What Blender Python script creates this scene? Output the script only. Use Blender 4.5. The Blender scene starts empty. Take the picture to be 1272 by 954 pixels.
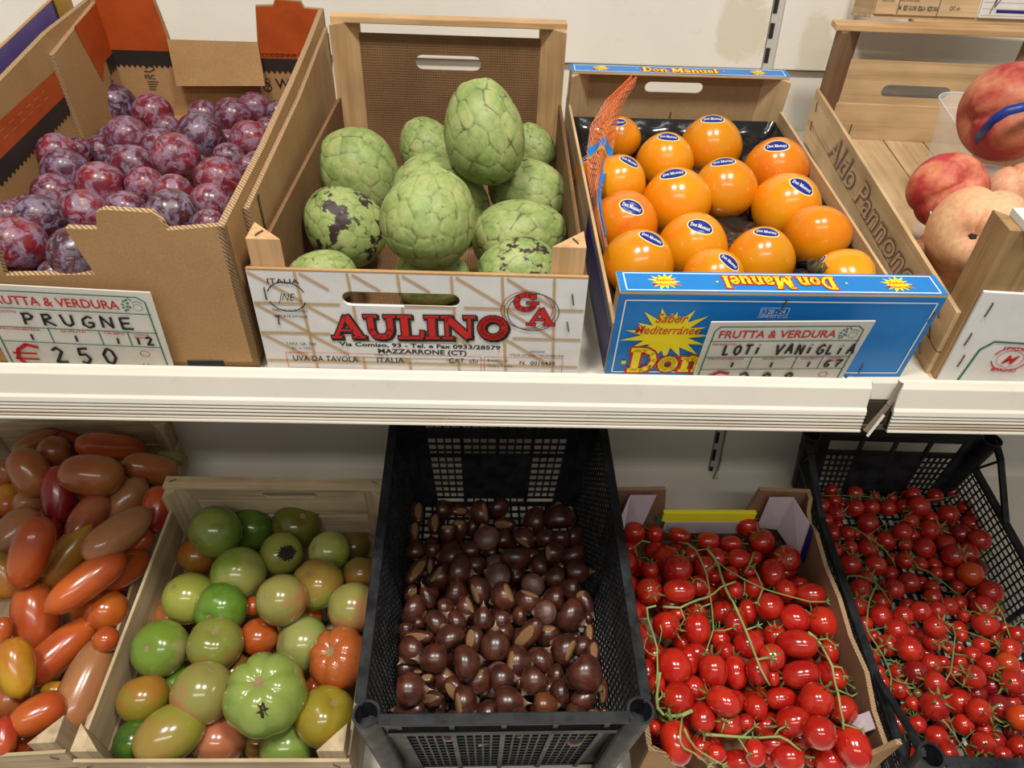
import bpy, math, random
from mathutils import Vector, Matrix
random.seed(7)
S = bpy.context.scene
COL = S.collection
D2R = math.pi/180
CAMZ = 1.5
# ------------------------------------------------------------------ camera
cd = bpy.data.cameras.new('camera'); cam = bpy.data.objects.new('camera', cd); COL.objects.link(cam)
cd.sensor_width = 36; cd.lens = 25.47; cd.clip_start = .02
cam.matrix_world = Matrix(((0.99933914, -0.01803643, -0.03155912, 0), (-0.01884235, 0.48541958, -0.87407825, 0),
                           (0.03108466, 0.87409525, 0.48475894, CAMZ), (0, 0, 0, 1)))
S.camera = cam
# ------------------------------------------------------------------ light of the shop
w = bpy.data.worlds.new('shop_air'); S.world = w; w.use_nodes = True
w.node_tree.nodes['Background'].inputs[0].default_value = (1, .97, .92, 1)
w.node_tree.nodes['Background'].inputs[1].default_value = .31
S.view_settings.view_transform = 'Standard'; S.view_settings.look = 'None'
S.view_settings.gamma = 1; S.view_settings.use_curve_mapping = False
S.view_settings.exposure = 0.04
def area(name, loc, sx, sy, e, col=(1, .95, .87), tilt=0):
    l = bpy.data.lights.new(name, 'AREA'); l.shape = 'RECTANGLE'; l.size = sx; l.size_y = sy; l.energy = e; l.color = col
    o = bpy.data.objects.new(name, l); o.location = loc; o.rotation_euler = (tilt, 0, 0); COL.objects.link(o); return o
area('ceiling_lamp_light', (-.42, -.18, 2.94), .30, .30, 30)
area('ceiling_lamp_light', (.50, -.18, 2.94), .30, .30, 30)
area('aisle_lamp_light', (0, -1.7, 2.94), 2.4, .4, 52, (1, .97, .92), -.3)
# ------------------------------------------------------------------ node materials
def P(n): return n.nodes['Principled BSDF']
def newmat(name, col=(.8, .8, .8), rough=.5, spec=.5, **k):
    m = bpy.data.materials.new(name); m.use_nodes = True; b = P(m.node_tree)
    b.inputs['Base Color'].default_value = (*col, 1); b.inputs['Roughness'].default_value = rough
    b.inputs['Specular IOR Level'].default_value = spec
    for a, v in k.items(): b.inputs[a.replace('_', ' ')].default_value = v
    return m
class NT:
    def __init__(s, m): s.t = m.node_tree; s.b = P(s.t)
    def n(s, ty, **k):
        x = s.t.nodes.new(ty)
        for a, v in k.items():
            if a[0] == '_': setattr(x, a[1:], v)
            else: x.inputs[a.replace('_', ' ') if a not in x.inputs else a].default_value = v
        return x
    def l(s, a, b): s.t.links.new(a, b)
    def coord(s, kind='Object', scale=(1, 1, 1), rand=True):
        tc = s.n('ShaderNodeTexCoord'); mp = s.n('ShaderNodeMapping'); mp.inputs['Scale'].default_value = scale
        s.l(tc.outputs[kind], mp.inputs['Vector'])
        if rand:
            oi = s.n('ShaderNodeObjectInfo'); mu = s.n('ShaderNodeVectorMath', _operation='MULTIPLY')
            cb = s.n('ShaderNodeCombineXYZ')
            for i in range(3): s.l(oi.outputs['Random'], cb.inputs[i])
            s.l(cb.outputs[0], mu.inputs[0]); mu.inputs[1].default_value = (37, 71, 53)
            s.l(mu.outputs[0], mp.inputs['Location'])
        return mp.outputs[0]
    def noise(s, vec, scale, detail=3, rough=.5, dist=0):
        x = s.n('ShaderNodeTexNoise', Scale=scale, Detail=detail, Roughness=rough, Distortion=dist); s.l(vec, x.inputs['Vector']); return x.outputs['Fac']
    def ramp(s, fac, stops):
        r = s.n('ShaderNodeValToRGB'); e = r.color_ramp.elements
        while len(e) < len(stops): e.new(.5)
        for i, (p, c) in enumerate(stops):
            e[i].position = p; e[i].color = (*c, 1) if not isinstance(c, (int, float)) else (c, c, c, 1)
        s.l(fac, r.inputs[0]); return r.outputs[0]
    def mix(s, fac, a, b, mode='MIX'):
        x = s.n('ShaderNodeMix', _data_type='RGBA', _blend_type=mode)
        for v, i in ((fac, 0), (a, 6), (b, 7)):
            if hasattr(v, 'links'): s.l(v, x.inputs[i])
            elif i == 0: x.inputs[0].default_value = v
            else: x.inputs[i].default_value = (*v, 1)
        return x.outputs[2]
    def math(s, op, a, b=0.):
        x = s.n('ShaderNodeMath', _operation=op)
        for i, v in enumerate((a, b)):
            if hasattr(v, 'links'): s.l(v, x.inputs[i])
            else: x.inputs[i].default_value = v
        return x.outputs[0]
    def bump(s, h, st, dist=.001):
        x = s.n('ShaderNodeBump', Strength=st, Distance=dist); s.l(h, x.inputs['Height']); s.l(x.outputs[0], s.b.inputs['Normal'])
    def attr(s, name):
        x = s.n('ShaderNodeAttribute', _attribute_type='OBJECT', _attribute_name=name); return x
def wood(name, c1, c2, axis='x', rough=.65, sc=1.0):
    m = newmat(name, c1, rough, .25); t = NT(m)
    s = {'x': (3, 60, 60), 'y': (60, 3, 60), 'z': (60, 60, 3)}[axis]
    v = t.coord('Object', tuple(a*sc for a in s)); n1 = t.noise(v, 1.3, 5, .6, .8)
    c = t.ramp(n1, [(.3, c2), (.55, c1), (.8, tuple(min(1, a*1.12) for a in c1))])
    v2 = t.coord('Object', (12, 12, 12)); n2 = t.noise(v2, 1.2, 2); f = t.ramp(n2, [(.35, .78), (.65, 1.0)])
    t.l(t.mix(1., c, f, 'MULTIPLY'), t.b.inputs['Base Color']); t.bump(n1, .35, .0006); return m
M_pine = {a: wood('pine_'+a, (.63, .40, .20), (.48, .28, .13), a) for a in 'xyz'}
M_ply = {a: wood('plywood_'+a, (.63, .445, .25), (.49, .33, .17), a) for a in 'xyz'}
M_old = {a: wood('grey_poplar_'+a, (.56, .43, .265), (.35, .26, .155), a) for a in 'xyz'}
M_goldpost = wood('golden_post_wood', (.40, .25, .115), (.29, .17, .075), 'z')
M_brownpost = wood('brown_post_wood', (.27, .15, .085), (.17, .09, .05), 'z')
def board(name, c1, c2, weave=0, rough=.75):
    m = newmat(name, c1, rough, .2); t = NT(m); v = t.coord('Object', (1, 1, 1))
    n1 = t.noise(v, 14, 4, .6); n2 = t.noise(v, 420, 2, .6)
    c = t.ramp(n1, [(.3, c2), (.7, c1)]); f = t.ramp(n2, [(.3, .86), (.7, 1.05)])
    t.l(t.mix(1., c, f, 'MULTIPLY'), t.b.inputs['Base Color'])
    if weave:
        wv = t.n('ShaderNodeTexWave', Scale=weave, Distortion=1.5, Detail=2, _bands_direction='Z'); t.l(v, wv.inputs['Vector'])
        wx = t.n('ShaderNodeTexWave', Scale=weave, Distortion=1.5, Detail=2, _bands_direction='X'); t.l(v, wx.inputs['Vector'])
        a = t.math('ADD', wv.outputs['Fac'], wx.outputs['Fac']); g = t.ramp(t.math('MULTIPLY', a, .5), [(.2, .72), (.8, 1.1)])
        t.l(t.mix(1., t.mix(1., c, f, 'MULTIPLY'), g, 'MULTIPLY'), t.b.inputs['Base Color']); t.bump(a, .4, .0005)
    else: t.bump(n2, .12, .0004)
    return m
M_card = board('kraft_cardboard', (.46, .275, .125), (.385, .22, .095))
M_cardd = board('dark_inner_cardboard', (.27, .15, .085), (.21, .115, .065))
M_hard = board('hardboard', (.25, .135, .065), (.18, .095, .045), 95)
M_grey = board('grey_chipboard', (.43, .29, .15), (.36, .23, .12))
def flute():
    m = newmat('corrugated_edge', (.42, .27, .15), .85, .1); t = NT(m); v = t.coord('Object', (1, 1, 1), False)
    wv = t.n('ShaderNodeTexWave', Scale=150, _bands_direction='DIAGONAL', Distortion=3.); t.l(v, wv.inputs['Vector'])
    t.l(t.ramp(wv.outputs['Fac'], [(.25, (.20, .12, .065)), (.6, (.46, .31, .175))]), t.b.inputs['Base Color']); return m
M_flute = flute()
def flat(name, c, rough=.45, spec=.35, wear=.12):
    m = newmat(name, c, rough, spec); t = NT(m); v = t.coord('Object'); n1 = t.noise(v, 30, 4, .65)
    t.l(t.mix(1., c, t.ramp(n1, [(.3, 1-wear), (.7, 1.)]), 'MULTIPLY'), t.b.inputs['Base Color']); return m
M_white = flat('white_print_paper', (.70, .68, .66)); M_lilac = flat('pale_lilac_paper', (.56, .48, .52))
M_blue = flat('sky_blue_print', (.012, .19, .55), .3); M_navy = flat('navy_print', (.012, .015, .16), .35)
M_red = flat('red_print', (.55, .018, .015)); M_black = flat('black_print', (.02, .018, .018)); M_yel = flat('yellow_print', (.85, .68, .015), .35)
M_orange = flat('orange_print', (.50, .085, .015), .45, .35, .25); M_char = flat('charcoal_print', (.035, .028, .025), .5, .3, .3)
M_tan = flat('tan_line_print', (.50, .33, .16)); M_green = flat('green_print', (.01, .17, .09)); M_purple = flat('violet_print', (.16, .115, .36), .4, .4, .25)
M_must = flat('mustard_print', (.50, .27, .03)); M_lemon = flat('lemon_print', (.95, .85, .03), .35, .35, .06)
M_cardsign = flat('sign_plastic', (.70, .67, .60), .25, .5, .08); M_cream = flat('cream_print', (.85, .78, .35))
M_wprint = flat('white_print', (.82, .82, .80)); M_rust = flat('rusty_brown_ink', (.20, .05, .03)); M_dgrey = flat('faded_black_ink', (.09, .08, .075))
M_staple = newmat('staple_wire', (.12, .09, .07), .4, .5, Metallic=.8)
def plastic():
    m = newmat('black_crate_plastic', (.018, .02, .023), .38, .22); t = NT(m); v = t.coord('Object'); n1 = t.noise(v, 40, 4, .65)
    t.l(t.ramp(n1, [(.4, (.009, .010, .012)), (.75, (.028, .031, .036))]), t.b.inputs['Base Color'])
    t.l(t.ramp(n1, [(.3, .3), (.7, .55)]), t.b.inputs['Roughness']); return m
M_plastic = plastic()
M_tray = newmat('glossy_black_tray', (.012, .012, .013), .15, .6)
M_dark = newmat('dark_void_paint', (.01, .01, .01), .8)
def enamel(name, c, st=None, rough=.42):
    m = newmat(name, c, rough, .4); t = NT(m); v = t.coord('Object', (1, 1, 1), False)
    n1 = t.noise(v, 5, 4, .6); n2 = t.noise(v, 60, 3, .7)
    col = t.mix(1., c, t.ramp(n1, [(.3, .90), (.7, 1.)]), 'MULTIPLY')
    if st:   # dried glue stains round the joint of the wall panels
        for (cx, cz, rx, rz, sc) in st:
            sp = t.n('ShaderNodeSeparateXYZ'); t.l(v, sp.inputs[0])
            a = t.math('POWER', t.math('ABSOLUTE', t.math('DIVIDE', t.math('SUBTRACT', sp.outputs[0], cx), rx)), 2.5)
            b = t.math('POWER', t.math('ABSOLUTE', t.math('DIVIDE', t.math('SUBTRACT', sp.outputs[2], cz), rz)), 2.5)
            d = t.math('ADD', t.math('ADD', a, b), t.math('MULTIPLY', t.math('SUBTRACT', t.noise(v, sc, 4, .6, 1.), .5), 2.2))
            col = t.mix(t.ramp(d, [(.55, .40), (1.0, 0.)]), col, (.50, .42, .22))
    sc2 = t.ramp(n2, [(.62, 1.), (.75, .93)])
    t.l(t.mix(1., col, sc2, 'MULTIPLY'), t.b.inputs['Base Color']); return m
M_shelf = enamel('shelf_enamel', (.68, .64, .55))
M_floor = enamel('floor_tile', (.35, .33, .31))
def dirty():
    m = newmat('grimy_groove', (.5, .45, .38), .5); t = NT(m); v = t.coord('Object', (2, 60, 300), False); n1 = t.noise(v, 1.5, 4, .6)
    t.l(t.ramp(n1, [(.35, (.20, .12, .05)), (.5, (.55, .48, .38)), (.7, (.72, .68, .60))]), t.b.inputs['Base Color']); return m
M_groove = dirty()
M_metal = newmat('worn_steel', (.30, .25, .20), .4, .5, Metallic=.7)
# ---- fruit skins; c1 / c2 are custom properties of each fruit
def skin(name, rough=.22, coat=.3, speck=0, mot=3.2, blend=0., sss=0.05, bloom=0, sharp=(.42, .62), stripe=0):
    m = newmat(name, (.5, .1, .1), rough, .5); t = NT(m)
    t.b.inputs['Coat Weight'].default_value = coat; t.b.inputs['Coat Roughness'].default_value = .08
    a1 = t.attr('c1'); a2 = t.attr('c2'); v = t.coord('Object'); tc = t.n('ShaderNodeTexCoord')
    n1 = t.noise(v, mot*.55, 3, .55, .4)
    sp = t.n('ShaderNodeSeparateXYZ'); t.l(tc.outputs['Object'], sp.inputs[0])
    f = n1
    if blend: f = t.math('ADD', n1, t.math('MULTIPLY', sp.outputs[2], blend))
    c = t.mix(t.ramp(f, [(sharp[0], 0.), (sharp[1], 1.)]), a1.outputs['Color'], a2.outputs['Color'])
    if stripe:
        n4 = t.noise(v, 9, 3, .6); c = t.mix(1., c, t.ramp(n4, [(.35, .85), (.65, 1.1)]), 'MULTIPLY')
    if bloom:
        n2 = t.noise(v, 2.6, 6, .68, .6); n3 = t.noise(v, 14, 3, .6)
        ff = t.math('MULTIPLY', t.ramp(n2, [(.46, 0.), (.58, 1.)]), t.ramp(n3, [(.28, .4), (.6, 1.)]))
        c = t.mix(t.math('MULTIPLY', ff, bloom), c, (.30, .25, .36))
        t.l(t.math('ADD', .28, t.math('MULTIPLY', ff, .4)), t.b.inputs['Roughness'])
    if speck:
        vo = t.n('ShaderNodeTexVoronoi', Scale=speck); t.l(v, vo.inputs['Vector'])
        c = t.mix(t.ramp(vo.outputs['Distance'], [(.06, .55), (.12, 0.)]), c, (.55, .33, .25) if bloom else (.18, .06, .02))
    t.l(c, t.b.inputs['Base Color'])
    t.b.inputs['Subsurface Weight'].default_value = sss; t.b.inputs['Subsurface Radius'].default_value = (.6, .2, .1); t.b.inputs['Subsurface Scale'].default_value = .006
    return m
K_plum = skin('plum_skin', .3, .1, 9, 3.4, bloom=.62)
K_tom = skin('tomato_skin', .2, .35, 0, 2.2, .28)
K_long = skin('long_tomato_skin', .24, .3, 0, 1.8, .22, sharp=(.36, .66))
K_dat = skin('plum_tomato_skin', .16, .5, 0, 1.6, .1)
K_cherry = skin('cherry_tomato_skin', .18, .4, 0, 1.6)
K_kaki = skin('persimmon_skin', .22, .35, 0, 1.6, .12)
K_peach = skin('peach_skin', .6, .0, 30, 1.7, .0, sharp=(.42, .62), stripe=1)
K_nut = skin('chestnut_shell', .30, .12, 0, 2.0, stripe=1, sss=0)
K_nutdull = skin('dull_chestnut_shell', .5, .05, 0, 2.0, stripe=1, sss=0)
def nutskin(name, rough, coat):
    m = newmat(name, (.1, .03, .02), rough, .5); t = NT(m); t.b.inputs['Coat Weight'].default_value = coat; t.b.inputs['Coat Roughness'].default_value = .15
    a1 = t.attr('c1'); a2 = t.attr('c2'); v = t.coord('Object'); st = t.coord('Object', (7, 7, .9)); tc = t.n('ShaderNodeTexCoord'); sp = t.n('ShaderNodeSeparateXYZ'); t.l(tc.outputs['Object'], sp.inputs[0])
    c = t.mix(t.ramp(t.noise(v, 1.3, 3), [(.40, 0.), (.62, 1.)]), a1.outputs['Color'], a2.outputs['Color'])
    c = t.mix(1., c, t.ramp(t.noise(st, 1.6, 3, .6), [(.3, .70), (.7, 1.35)]), 'MULTIPLY')
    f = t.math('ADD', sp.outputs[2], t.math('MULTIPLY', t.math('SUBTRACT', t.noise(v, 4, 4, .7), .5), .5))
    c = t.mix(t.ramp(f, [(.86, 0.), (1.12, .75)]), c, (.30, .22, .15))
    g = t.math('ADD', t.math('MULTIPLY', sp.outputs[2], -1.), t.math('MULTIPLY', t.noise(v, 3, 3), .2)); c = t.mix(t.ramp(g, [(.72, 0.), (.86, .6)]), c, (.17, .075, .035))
    t.l(c, t.b.inputs['Base Color']); return m
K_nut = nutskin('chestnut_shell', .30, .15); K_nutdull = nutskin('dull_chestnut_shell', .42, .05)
M_hilum = flat('chestnut_base', (.27, .15, .065), .8, .15, .4)
M_tip = flat('chestnut_tip_hair', (.38, .31, .22), .8, .2)
M_calyx = flat('calyx_green', (.14, .23, .06), .6, .3, .3)
M_vine = flat('vine_green', (.20, .27, .08), .55, .3, .25)
M_vine2 = flat('pale_vine_green', (.31, .39, .13), .55, .3, .25)
M_vcut = flat('cut_vine_end', (.75, .72, .50), .7)
M_scar = flat('corky_scar', (.36, .25, .12), .8, .2, .5)
M_crack = flat('dark_scar', (.045, .035, .02), .8, .2, .5)
def cherimoya():
    m = newmat('cherimoya_skin', (.2, .3, .1), .5, .35); t = NT(m); v = t.coord('Object')
    at = t.n('ShaderNodeAttribute', _attribute_name='edge'); n1 = t.noise(v, 2.2, 5, .65, .3); n3 = t.noise(v, 9, 4, .7)
    c = t.ramp(n1, [(.32, (.19, .27, .075)), (.5, (.29, .37, .12)), (.68, (.40, .43, .17))])
    c = t.mix(1., c, t.ramp(n3, [(.3, .82), (.7, 1.06)]), 'MULTIPLY')
    e = t.math('MULTIPLY', t.ramp(at.outputs['Fac'], [(.80, 0.), (.97, 1.)]), t.ramp(t.noise(v, 3.1, 3, .6), [(.42, .12), (.62, .9)]))
    c = t.mix(e, c, (.05, .035, .018))
    c = t.mix(t.ramp(t.noise(v, 6.5, 5, .7), [(.60, 0.), (.68, .7)]), c, (.16, .11, .045))
    sp = t.attr('blot'); b = t.ramp(t.math('ADD', t.noise(v, 1.7, 4, .65), sp.outputs['Fac']), [(.70, 0.), (.74, 1.)])
    c = t.mix(b, c, (.035, .02, .018)); t.l(c, t.b.inputs['Base Color']); t.bump(n3, .2, .002); return m
K_cheri = cherimoya()
M_clear = newmat('clear_punnet_plastic', (.95, .95, .95), .08, .8, Alpha=.16)
M_rim = newmat('punnet_rim_plastic', (.9, .88, .86), .12, .8, Alpha=.6)
M_film = newmat('thin_film', (.80, .38, .22), .2, .6, Alpha=.38)
M_net = newmat('orange_net', (.65, .13, .03), .4, .4)
# ------------------------------------------------------------------ mesh helpers
class MB:
    def __init__(s): s.v = []; s.f = []; s.m = []
    def face(s, idx, m=0): s.f.append(tuple(idx)); s.m.append(m)
    def add(s, vs, fs, m=0):
        o = len(s.v); s.v += [tuple(x) for x in vs]
        for f in fs: s.face([o+i for i in f], m)
    def box(s, a, b, m=0, M=None):
        x0, y0, z0 = a; x1, y1, z1 = b
        vs = [Vector(p) for p in ((x0, y0, z0), (x1, y0, z0), (x1, y1, z0), (x0, y1, z0), (x0, y0, z1), (x1, y0, z1), (x1, y1, z1), (x0, y1, z1))]
        if M: vs = [M @ p for p in vs]
        s.add(vs, [(0, 3, 2, 1), (4, 5, 6, 7), (0, 1, 5, 4), (1, 2, 6, 5), (2, 3, 7, 6), (3, 0, 4, 7)], m)
    def bar(s, a, b, wa, wb, m=0, up=(0, 0, 1)):
        a = Vector(a); b = Vector(b); d = (b-a).normalized(); u = Vector(up); x = d.cross(u)
        if x.length < .05: x = d.cross(Vector((0, 1, 0)))
        x.normalize(); y = x.cross(d)
        vs = [p + x*i*wa/2 + y*j*wb/2 for p in (a, b) for i, j in ((-1, -1), (1, -1), (1, 1), (-1, 1))]
        s.add(vs, [(0, 1, 2, 3), (7, 6, 5, 4), (0, 4, 5, 1), (1, 5, 6, 2), (2, 6, 7, 3), (3, 7, 4, 0)], m)
    def tube(s, pts, r, n=6, m=0, cap=True, capm=None):
        pts = [Vector(p) for p in pts]; N = len(pts); rs = r if isinstance(r, (list, tuple)) else [r]*N
        o = len(s.v); prev = None
        for i, p in enumerate(pts):
            d = (pts[min(i+1, N-1)]-pts[max(i-1, 0)]); d = d.normalized() if d.length > 1e-9 else Vector((0, 0, 1))
            if prev is None: x = d.orthogonal().normalized()
            else:
                x = prev - d*prev.dot(d); x = x.normalized() if x.length > 1e-6 else d.orthogonal().normalized()
            prev = x; y = d.cross(x)
            for k in range(n):
                a = 2*math.pi*k/n; s.v.append(tuple(p+(x*math.cos(a)+y*math.sin(a))*rs[i]))
        for i in range(N-1):
            for k in range(n): s.face((o+i*n+k, o+i*n+(k+1) % n, o+(i+1)*n+(k+1) % n, o+(i+1)*n+k), m)
        if cap:
            s.face([o+k for k in range(n)][::-1], m if capm is None else capm); s.face([o+(N-1)*n+k for k in range(n)], m)
    def extr(s, poly, a0, a1, plane='xz', m=0, ms=None):
        # extrude a 2D outline between a0 and a1 on the axis the plane lacks
        def P3(p, a): return {'xz': (p[0], a, p[1]), 'yz': (a, p[0], p[1]), 'xy': (p[0], p[1], a)}[plane]
        n = len(poly); o = len(s.v); s.v += [P3(p, a0) for p in poly]+[P3(p, a1) for p in poly]
        s.face([o+i for i in range(n)], m); s.face([o+n+i for i in range(n)][::-1], m)
        for i in range(n):
            j = (i+1) % n; s.face((o+i, o+n+i, o+n+j, o+j), m if ms is None else ms)
    def mesh(s, name, mats, smooth=False):
        me = bpy.data.meshes.new(name); me.from_pydata(s.v, [], s.f); me.validate(clean_customdata=False)
        for x in (mats if isinstance(mats, (list, tuple)) else [mats]): me.materials.append(x)
        if len(me.polygons) == len(s.m): me.polygons.foreach_set('material_index', s.m)
        if smooth: me.polygons.foreach_set('use_smooth', [True]*len(me.polygons))
        me.update(); return me
    def build(s, name, mats, parent=None, smooth=False, fix=True, bevel=0):
        me = s.mesh(name, mats, smooth)
        if fix:
            import bmesh
            bm = bmesh.new(); bm.from_mesh(me); bmesh.ops.recalc_face_normals(bm, faces=bm.faces); bm.to_mesh(me); bm.free()
        return link(name, me, parent, bevel)
def link(name, me, parent=None, bevel=0):
    o = bpy.data.objects.new(name, me); COL.objects.link(o)
    if parent: o.parent = parent
    if bevel:
        b = o.modifiers.new('bevel', 'BEVEL'); b.width = bevel; b.segments = 2; b.limit_method = 'ANGLE'
    return o
def tag(o, label, cat, group=None):
    o['label'] = label; o['category'] = cat
    if group: o['group'] = group
    return o
def empty(name, M): 
    o = bpy.data.objects.new(name, None); o.empty_display_size = .02; COL.objects.link(o); o.matrix_world = M; return o
def struct(o): o['kind'] = 'structure'; return o
def frame(pos, yaw, tilt, sc=1.):
    return Matrix.Translation(Vector(pos)+Vector((0, 0, CAMZ))) @ Matrix.Rotation(yaw*D2R, 4, 'Z') @ Matrix.Rotation(tilt*D2R, 4, 'X') @ Matrix.Scale(sc, 4)
# ---- printing: flat ink laid on a panel.  O origin, X/Y directions, N normal
GL = {}
def glyph_mesh(ch_text, bold, shear):
    k = (ch_text, bold, shear)
    if k in GL: return GL[k]
    c = bpy.data.curves.new('ink_text', 'FONT'); c.body = ch_text; c.size = 1; c.offset = bold; c.shear = shear; c.resolution_u = 3
    o = bpy.data.objects.new('ink_text', c); me = bpy.data.meshes.new_from_object(o)
    vs = [(v.co.x, v.co.y) for v in me.vertices]; fs = [tuple(p.vertices) for p in me.polygons]
    bpy.data.objects.remove(o); bpy.data.meshes.remove(me); bpy.data.curves.remove(c)
    GL[k] = (vs, fs); return GL[k]
SL = {  # heavy slab-serif capitals and small letters: strokes (points, weight), unit height
'A': (1.0, [([(.12, .06), (.48, .96)], .13), ([(.48, .96), (.84, .06)], .24), ([(.28, .34), (.68, .34)], .10), ([(-.02, .05), (.30, .05)], .11), ([(.62, .05), (1.02, .05)], .11)]),
'U': (1.0, [([(.22, .95), (.22, .36), (.32, .12), (.52, .06), (.70, .12), (.80, .34), (.80, .95)], .20), ([(.02, .95), (.42, .95)], .11), ([(.62, .95), (.98, .95)], .11)]),
'L': (.82, [([(.24, .95), (.24, .05)], .24), ([(.02, .95), (.46, .95)], .11), ([(.02, .05), (.76, .05)], .12), ([(.74, .05), (.76, .36)], .12)]),
'I': (.52, [([(.24, .95), (.24, .05)], .24), ([(.02, .95), (.46, .95)], .11), ([(.02, .05), (.46, .05)], .11)]),
'N': (1.08, [([(.18, .95), (.18, .05)], .12), ([(.18, .92), (.84, .08)], .25), ([(.86, .95), (.86, .05)], .12), ([(0, .95), (.34, .95)], .11), ([(.02, .05), (.36, .05)], .11), ([(.68, .95), (1.04, .95)], .11)]),
'O': (1.02, [([(.49+.35*math.cos(t*math.pi/8), .5+.40*math.sin(t*math.pi/8)) for t in range(17)], .23)]),
'G': (1.02, [([(.80, .76), (.64, .90), (.44, .92), (.22, .80), (.13, .5), (.22, .2), (.44, .08), (.66, .10), (.80, .24), (.80, .46)], .20), ([(.54, .46), (1.0, .46)], .11), ([(.84, .68), (.84, .96)], .09)]),
'D': (1.02, [([(.24, .95), (.24, .05)], .22), ([(.04, .95), (.50, .95), (.76, .80), (.86, .5), (.76, .2), (.50, .05), (.04, .05)], .15)]),
'M': (1.28, [([(.20, .95), (.20, .05)], .13), ([(.22, .95), (.62, .12)], .22), ([(.62, .12), (1.0, .95)], .13), ([(1.04, .95), (1.04, .05)], .22), ([(0, .95), (.34, .95)], .10), ([(0, .05), (.38, .05)], .10), ([(.84, .05), (1.24, .05)], .10), ([(.92, .95), (1.24, .95)], .10)]),
'o': (.74, [([(.35+.24*math.cos(t*math.pi/6), .33+.25*math.sin(t*math.pi/6)) for t in range(13)], .17)]),
'n': (.82, [([(.20, .60), (.20, .05)], .18), ([(.22, .50), (.40, .62), (.58, .54), (.62, .40), (.62, .05)], .17), ([(.04, .60), (.22, .60)], .09), ([(.04, .05), (.36, .05)], .09), ([(.48, .05), (.80, .05)], .09)]),
'a': (.74, [([(.10, .50), (.26, .62), (.46, .60), (.54, .46), (.54, .08), (.68, .05)], .16), ([(.52, .36), (.24, .34), (.12, .18), (.24, .06), (.50, .14)], .14)]),
'u': (.82, [([(.20, .62), (.20, .22), (.32, .06), (.50, .10), (.60, .22)], .17), ([(.62, .62), (.62, .05), (.76, .05)], .18), ([(.04, .60), (.22, .60)], .09), ([(.46, .60), (.64, .60)], .09)]),
'e': (.70, [([(.12, .34), (.56, .38), (.50, .56), (.34, .62), (.16, .52), (.10, .32), (.20, .10), (.38, .05), (.58, .16)], .14)]),
'l': (.44, [([(.22, .95), (.22, .05)], .19), ([(.04, .95), (.24, .95)], .09), ([(.04, .05), (.40, .05)], .09)]),
' ': (.35, []), '.': (.3, [([(.10, .40), (.20, .40)], .16)])}
HW = {  # felt-tip capitals
'P': [[(.1, 0), (.2, 1)], [(.05, .95), (.5, 1), (.7, .75), (.5, .5), (.15, .45)]], 'R': [[(.1, 0), (.15, 1)], [(.05, .95), (.5, 1), (.6, .72), (.15, .5), (.75, 0)]],
'U': [[(.05, 1), (.15, .2), (.4, 0), (.65, .2), (.7, 1)]], 'G': [[(.75, .85), (.5, 1), (.15, .7), (.1, .25), (.4, 0), (.7, .15), (.72, .45), (.42, .45)]],
'N': [[(.08, 0), (.12, 1), (.68, .05), (.72, 1)]], 'E': [[(.7, 1), (.1, .95), (.1, 0), (.75, .02)], [(.1, .5), (.6, .52)]], 'L': [[(.1, 1), (.08, .02), (.65, .08)]],
'O': [[(.4, 1), (.1, .7), (.1, .25), (.4, 0), (.7, .3), (.68, .75), (.4, 1)]], 'T': [[(0, .95), (.8, 1)], [(.42, .98), (.38, 0)]], 'i': [[(.3, .7), (.25, 0)], [(.38, .98), (.36, .9)]],
'V': [[(.02, 1), (.35, 0), (.8, 1.05)]], 'A': [[(.02, 0), (.4, 1), (.72, 0)], [(.15, .38), (.6, .4)]], '1': [[(.4, .8), (.38, 0)]], '2': [[(.05, .8), (.35, 1), (.6, .75), (.1, .05), (.75, .08)]],
'5': [[(.7, 1), (.2, .95), (.15, .55), (.5, .6), (.68, .3), (.45, 0), (.1, .1)]], '0': [[(.4, 1), (.1, .6), (.2, .1), (.5, 0), (.75, .4), (.65, .85), (.4, 1)]],
'8': [[(.6, .85), (.35, 1), (.15, .78), (.6, .35), (.45, 0), (.15, .15), (.2, .4), (.6, .85)]], '6': [[(.6, 1), (.15, .5), (.15, .1), (.5, 0), (.6, .3), (.2, .4)]],
'7': [[(.05, .95), (.7, 1), (.3, 0)], [(.2, .5), (.6, .52)]], '3': [[(.1, .9), (.5, 1), (.55, .7), (.25, .55), (.65, .35), (.4, 0), (.05, .1)]], ',': [[(.2, .1), (.1, -.15)]], ' ': []}
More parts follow.
